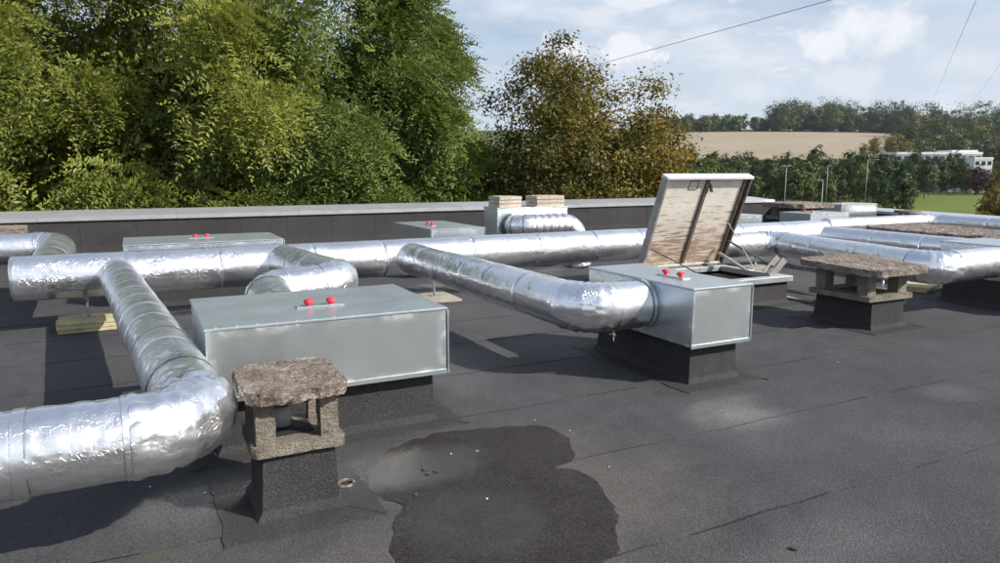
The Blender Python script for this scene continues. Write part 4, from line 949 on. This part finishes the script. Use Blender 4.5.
GR2 = ((0.058, 0.098, 0.028), (0.125, 0.175, 0.042), (0.215, 0.245, 0.060))
def near_tree(px, dist, cz, radii, nb, nf, cols, label, seed, shape=None, **kw):
    rg = np.random.default_rng(seed); x, y = far(dist, px)
    c = frond_crown(rg, np.array((x, y, cz)), np.array(radii), nb, nf, cols, shape=shape, zmin=-4.5, **kw)
    return tree('locust_tree', label, x, y, GROUND, c, cz + radii[2] * 0.72, 0.28, rg=rg)
near_tree(38, 21.3, 0.9, (4.6, 4.0, 7.6), 460, 36, GR, 'yellow-green feathery tree opposite the duct end with the mossy boards', 101)
near_tree(178, 22.0, 1.0, (4.2, 3.9, 7.6), 460, 36, GR, 'broad yellow-green feathery tree behind the long low galvanised box', 102)
near_tree(308, 24.2, 1.0, (3.9, 3.9, 7.3), 380, 36, GR2, 'darker green feathery tree between the broad yellow-green tree and the tall pointed one', 103)
near_tree(406, 25.5, 0.4, (2.9, 2.8, 7.4), 360, 36, GR2, 'tall pointed green tree next to the browning autumn tree', 104, shape=lambda q: 1.15 - 0.75 * np.clip(q, 0.0, 1), clump=0.8)
near_tree(110, 29.0, 1.2, (7.5, 4, 8.6), 400, 30, GR2, 'dark tree filling the gap behind the two yellow-green trees', 105)
near_tree(-120, 22.5, 1.0, (4.6, 4.2, 7.5), 100, 24, GR, 'feathery tree beyond the far duct elbow side of the roof', 106)
rg = np.random.default_rng(107); x, y = far(27.0, 573)
c = leaf_crown(rg, np.array((x, y, -0.7)), np.array((4.25, 3.8, 6.2)), 900, 150, ((0.052, 0.066, 0.018), (0.130, 0.115, 0.026), (0.350, 0.195, 0.034)), 0.070, 0.34, 0.27, -5.0,
               shape=lambda q: 1.10 - 0.30 * np.clip(q, -0.1, 1.0), warm=lambda p: np.clip(0.05 + 0.055 * (p[:, 0] - x) + 0.03 * (p[:, 2] - 0.4), -0.1, 0.5))
tree('hornbeam_tree', 'browning autumn tree with orange and dark green leaves behind the paving slabs', x, y, GROUND, c, 5.6, 0.26, rg=rg, k=60)
# lower orange flank of the autumn tree: a young tree beside it
rg = np.random.default_rng(108); x, y = far(29.0, 655)
c = leaf_crown(rg, np.array((x, y, -1.2)), np.array((1.7, 1.7, 4.2)), 90, 110, ((0.05, 0.055, 0.015), (0.13, 0.095, 0.018), (0.27, 0.150, 0.022)), 0.09, 0.36, 0.2, -5.5, shape=lambda q: 1.1 - 0.4 * np.clip(q, -0.3, 1.0))
tree('hornbeam_tree', 'young golden-brown tree leaning against the autumn tree, behind the hatch lid', x, y, GROUND, c, 2.2, 0.14, rg=rg, k=24)

# mid-distance belt of dark pines and mixed trees
PINE = ((0.022, 0.044, 0.020), (0.044, 0.070, 0.027), (0.08, 0.105, 0.036)); MIX = ((0.045, 0.068, 0.022), (0.085, 0.115, 0.032), (0.15, 0.16, 0.048)); GOLD = ((0.10, 0.075, 0.022), (0.18, 0.13, 0.034), (0.27, 0.185, 0.05))
PURP = ((0.04, 0.02, 0.025), (0.07, 0.035, 0.04), (0.10, 0.05, 0.055))
def far_proto(seed, h, rad, cols, kind):
    rg = np.random.default_rng(seed)
    if kind == 'pine':
        c = leaf_crown(rg, np.array((0, 0, h * 0.55)), np.array((rad, rad, h * 0.47)), 70, 26, cols, 0.42, 0.62, 0.25, 0.8, shape=lambda q: 1.05 - 0.55 * np.clip(q, -0.5, 1), inner=0.25, tilt=1.3, nr=0.35)
    else:
        c = leaf_crown(rg, np.array((0, 0, h * 0.56)), np.array((rad, rad, h * 0.44)), 75, 26, cols, 0.42, 0.68, 0.30, 0.8, inner=0.25, tilt=1.3, nr=0.35)
    V, F, tint, tips = c
    tr = limbs(rg, (0, 0, -0.4), (0, 0, h * 0.85), 0.22, tips, 8)
    return (to_mesh('trunk', *tr, 'bark', True), to_mesh('crown', V, F, 'far_leaf', False, tint))
protos = {'pine': [far_proto(200 + i, 15.5, 3.2 + 0.3 * i, PINE, 'pine') for i in range(3)],
          'mix': [far_proto(220 + i, 13, 3.6, MIX, 'round') for i in range(3)],
          'gold': [far_proto(240 + i, 12.0, 3.2, GOLD, 'round') for i in range(2)],
          'purple': [far_proto(250, 11.0, 3.0, PURP, 'round')]}
def far_tree(name, kind, label, px, d, s, group=None, sz=None):
    x, y = far(d, px); z = float(height(x, y)); tm, cm = rl.choice(protos[kind])
    o = bpy.data.objects.new(name, None); COL.objects.link(o); o.location = (x, y, z); o.rotation_euler = (0, 0, rl.uniform(0, 6.28)); q = s * rl.uniform(0.9, 1.1); o.scale = (q, q, sz or q)
    o['label'] = label; o['category'] = 'tree'
    if group: o['group'] = group
    for nme, me in (('trunk', tm), ('crown', cm)):
        c = bpy.data.objects.new(nme, me); COL.objects.link(c); c.parent = o
belt = []
for k in range(52):
    px = 676 + (925 - 676) * (k + rl.uniform(-0.3, 0.3)) / 51; belt.append((px, rl.uniform(215, 280)))
for px, d in belt:
    kind = rl.choices(['pine', 'mix'], [0.72, 0.28])[0]
    far_tree('pine_tree' if kind == 'pine' else 'broadleaf_tree', kind, 'dark pine in the tree belt beyond the lamp posts' if kind == 'pine' else 'round green broadleaf tree in the belt beyond the lamp posts', px, d, rl.uniform(0.90, 1.10), 'trees of the belt beyond the roof')
for k in range(15):
    px = 672 + (885 - 672) * (k + rl.uniform(-0.3, 0.3)) / 14; kind = rl.choices(['pine', 'mix'], [0.55, 0.45])[0]
    far_tree('pine_tree' if kind == 'pine' else 'broadleaf_tree', kind, 'lower dark pine at the front of the tree belt' if kind == 'pine' else 'lower green bush-like tree at the front of the belt', px, rl.uniform(165, 205), rl.uniform(0.62, 0.85), 'lower trees at the front of the belt')
for px, d, s in ((688, 120, 0.72), (702, 150, 0.8), (720, 140, 0.66)): far_tree('broadleaf_tree', 'mix', 'mid green tree between the autumn tree and the dark belt', px, d, s, 'green trees beside the autumn tree')
far_tree('pine_tree', 'pine', 'lone dark conifer at the edge of the green lawn', 897, 150, 0.74)
far_tree('pine_tree', 'pine', 'shorter dark conifer leaning over the lawn edge', 905, 158, 0.44)
for px in (909, 916, 923, 930, 937, 944, 951, 958): far_tree('pine_tree', 'pine', 'dark conifer standing between the lawn and the white building', px, rl.uniform(296, 308), rl.uniform(1.02, 1.12), 'conifers screening the white building')
far_tree('plum_tree', 'purple', 'purple-leaved tree in front of the white building end', 972, 285, 1.12)
for px in (963, 982): far_tree('broadleaf_tree', 'mix', 'green tree hugging the white end building', px, 296, 0.85, 'green trees at the white end building')
for px, d, s, l in ((993, 98, 0.66, 'golden birch-like tree at the lawn side, taller'), (1004, 104, 0.78, 'golden tree beside the taller golden one at the lawn'), (985, 92, 0.36, 'low yellowish shrub tree at the foot of the golden trees')): far_tree('birch_tree', 'gold', l, px, d, s)
for px, d, s in ((1018, 290, 1.2), (1004, 310, 1.2), (995, 340, 1.3)): far_tree('broadleaf_tree', 'mix', 'green tree just beyond the white building end', px, d, s, 'trees beyond the white building')
for px, d, s in ((858, 560, 1.1), (868, 570, 1.3), (884, 575, 1.2)): far_tree('birch_tree', 'gold', 'yellowing tree standing at the foot of the ploughed field', px, d, s, 'yellowing trees below the field')

# far woods: one mass each
def wood(name, spots, cols_list, seed, nb=16, nl=16, size=1.0):
    rg = np.random.default_rng(seed); Vs, Ts = [], []
    for (px, d, h, ci) in spots:
        x, y = far(d, px); z = float(height(x, y)); r = h * rg.uniform(0.30, 0.42)
        V, F, T, tp = leaf_crown(rg, np.array((x, y, z + h * 0.54)), np.array((r, r, h * 0.48)), nb, nl, cols_list[ci], size, r * 0.24, 0.30, z - 1, inner=0.45, tilt=1.5, nr=0.3); Vs.append(V); Ts.append(T)
    V = np.vstack(Vs); F = np.arange(len(V)).reshape(-1, 4); single(name, V, F, 'far_leaf', kind='stuff', tint=np.vstack(Ts), loc=tuple(np.r_[V[:, :2].mean(0), V[:, 2].min()]))
WC = [((0.022, 0.042, 0.018), (0.045, 0.066, 0.024), (0.085, 0.10, 0.034)), MIX, GOLD]
rw = random.Random(21); sp = []
for k in range(60): sp.append((rw.uniform(655, 775), rw.uniform(918, 1010), rw.uniform(12, 21), rw.choice([0, 0, 1, 1])))
for k in range(150): sp.append((rw.uniform(768, 905), rw.uniform(895, 1010), rw.choice([15, 18, 22, 26, 30, 38]), rw.choices([0, 1], [0.6, 0.4])[0]))
for k in range(22): sp.append((rw.uniform(895, 1040), rw.uniform(860, 960), rw.uniform(26, 40), rw.choices([0, 1], [0.8, 0.2])[0]))
single_sp = sp; wood('hilltop_wood', sp, WC, 301, 22, 32, 1.15)
sp = []
for k in range(150):
    d = rw.uniform(440, 880); sp.append((rw.uniform(888 + (d - 470) * -0.02, 1060), d, rw.uniform(15, 26), rw.choices([0, 1, 2], [0.6, 0.3, 0.10])[0]))
wood('hillside_wood', sp, WC, 302, 22, 28, 0.9)
sp = [(rw.uniform(897, 945), rw.uniform(600, 612), rw.uniform(9, 11), 0) for k in range(30)]
wood('dark_hedge', sp, [PINE], 303, 14, 14, 0.8)
for px, d, s, sz in ((936, 820, 0.8, 2.0),): far_tree('cypress_tree', 'pine', 'single dark spire of a tree poking above the hilltop wood', px, d, s, None, sz)
sp = [(rw.uniform(560, 690), rw.uniform(300, 420), rw.uniform(10, 16), rw.choice([0, 1])) for k in range(26)]
wood('low_wood', sp, WC, 304, 20, 18, 0.7)

# ------------------------------------------------------------------ white buildings behind the pines
def block(label, px0, px1, d, dep, z1, mat, win, band=None):
    x0, y0 = far(d, px0); x1, y1 = far(d, px1); a = np.array((x0, y0)); b = np.array((x1, y1)); u = (b - a) / np.linalg.norm(b - a); n = np.array((-u[1], u[0])); n = n if n @ np.array((math.sin(YAW), math.cos(YAW))) > 0 else -n
    z0 = GROUND - 0.2; Lw = np.linalg.norm(b - a)
    t = Thing('white_building', label, 'building', (x0, y0, z0))
    def blk(s0, s1, o0, o1, za, zb):
        q = [a + u * s + n * o for s, o in ((s0, o0), (s1, o0), (s1, o1), (s0, o1))]
        return [(p[0], p[1], z) for z in (za, zb) for p in q], [[0, 1, 5, 4], [1, 2, 6, 5], [2, 3, 7, 6], [3, 0, 4, 7], [4, 5, 6, 7], [3, 2, 1, 0]]
    t.part('wall', *blk(0, Lw, 0, dep, z0, z1), mat); t.part('roof_parapet', *blk(-0.15, Lw + 0.15, -0.15, dep + 0.15, z1 + 0.01, z1 + 1.1), 'white_render')
    if band: t.part('plant_room', *blk(Lw * band[0], Lw * band[1], 2, dep - 2, z1 + 1.12, z1 + 1.12 + band[2]), 'white_render')
    nw, nf = win; fh = (z1 - z0) / nf
    for f_ in range(nf):
        for k in range(nw):
            s = Lw * (k + 0.5) / nw; zz = z0 + fh * (f_ + 0.38); w_ = t.part('window', *blk(s - Lw / nw * 0.32, s + Lw / nw * 0.32, -0.06, 0.05, zz, zz + fh * 0.45), 'window_glass')
    return t
block('long pale grey flat-roofed building hidden behind dark conifers', 890, 975, 335, 16, 9.2, 'grey_render', (12, 4), (0.68, 0.98, 0.9))
block('white end building behind the purple-leaved tree', 968, 986, 318, 14, 6.5, 'white_render', (3, 4))
# white railing fence behind the lawn
t = Thing('field_fence', 'dark rail fence along the back of the green lawn', 'fence', (*far(290, 940), GROUND))
fa, fb = np.array(far(292, 902)), np.array(far(292, 1000))
for k in range(15):
    p = fa + (fb - fa) * k / 14; t.part('post', *box(p[0] - 0.08, p[0] + 0.08, p[1] - 0.08, p[1] + 0.08, GROUND, GROUND + 1.9), 'fence_dark')
for zz in (0.5, 1.1, 1.75): t.part('rail', *bar((*fa, GROUND + zz), (*fb, GROUND + zz), 0.08, 0.14), 'fence_dark')

# ------------------------------------------------------------------ lamp posts, cables
def lamp(label, px, d, ytop, arms):
    x, y = far(d, px); zt = EYE + (YH - ytop) / FPX * d; t = Thing('lamp_post', label, 'lamp post', (x, y, GROUND))
    t.part('pole', *pipe([(x, y, GROUND), (x, y, (GROUND + zt) / 2), (x, y, zt)], [0.07, 0.055, 0.04], 8), 'pole_metal', True)
    for s in arms:
        e = np.array((x, y, zt)) + _R * s; t.part('arm', *bar((x, y, zt - 0.05), tuple(e + (0, 0, 0.05)), 0.06, 0.06), 'pole_metal')
        t.part('lamp_head', *bar(tuple(e - _R * 0.35 * np.sign(s) + (0, 0, 0.02)), tuple(e + _R * 0.35 * np.sign(s) + (0, 0, 0.06)), 0.30, 0.14), 'pole_metal')
lamp('tall lamp post with a small double head, seen past the hatch lid edge', 783, 112, 166, (-0.45, 0.45))
lamp('lamp post with one long arm, nearest the conifers by the lawn', 863, 150, 160, (1.9,))
lamp('short lamp post with a single small head above the broad far cap', 820, 92, 180, (-0.5,))
lamp('thin bare-looking lamp post just behind the short one', 824, 150, 166, (0.2,))
def cable(label, a, b, sag, r):
    a = np.array(a); b = np.array(b); P = [a + (b - a) * t - np.array((0, 0, sag * 4 * t * (1 - t))) for t in np.linspace(0, 1, 60)]
    V, F = pipe(P, r, 6); single('overhead_cable', V, F, 'cable_black', label, 'cable', smooth=True)
def sp3(px, py, d): x, y = far(d, px); return (x, y, EYE + (YH - py) / FPX * d)
cable('thin cable rising from behind the autumn tree across the sky', sp3(540, 84, 52), sp3(1010, -43, 22), 0.0, 0.013)
cable('thin cable climbing steeply from the hilltop wood, next to the spire tree', sp3(915, 122, 900), sp3(972, -42, 55), 0.0, 0.022)
cable('thin cable climbing from the hilltop wood beyond the white building', sp3(951, 118, 900), sp3(1060, -48, 55), 0.0, 0.022)

# ------------------------------------------------------------------ a little air between the roof and the hills
def haze():
    V, F = box(-1500, 1500, -700, 1900, GROUND - 1.2, 125.0)
    m = bpy.data.materials.new('haze_air'); m.use_nodes = True; nt = m.node_tree; nt.nodes.clear()
    o = nt.nodes.new('ShaderNodeOutputMaterial'); v = nt.nodes.new('ShaderNodeVolumePrincipled')
    v.inputs['Color'].default_value = (0.80, 0.88, 1.0, 1); v.inputs['Density'].default_value = 0.00006; v.inputs['Anisotropy'].default_value = 0.1
    nt.links.new(v.outputs[0], o.inputs['Volume']); M['haze_air'] = m
    single('haze', V, F, 'haze_air', kind='stuff', loc=(0, 0, 0))
haze()
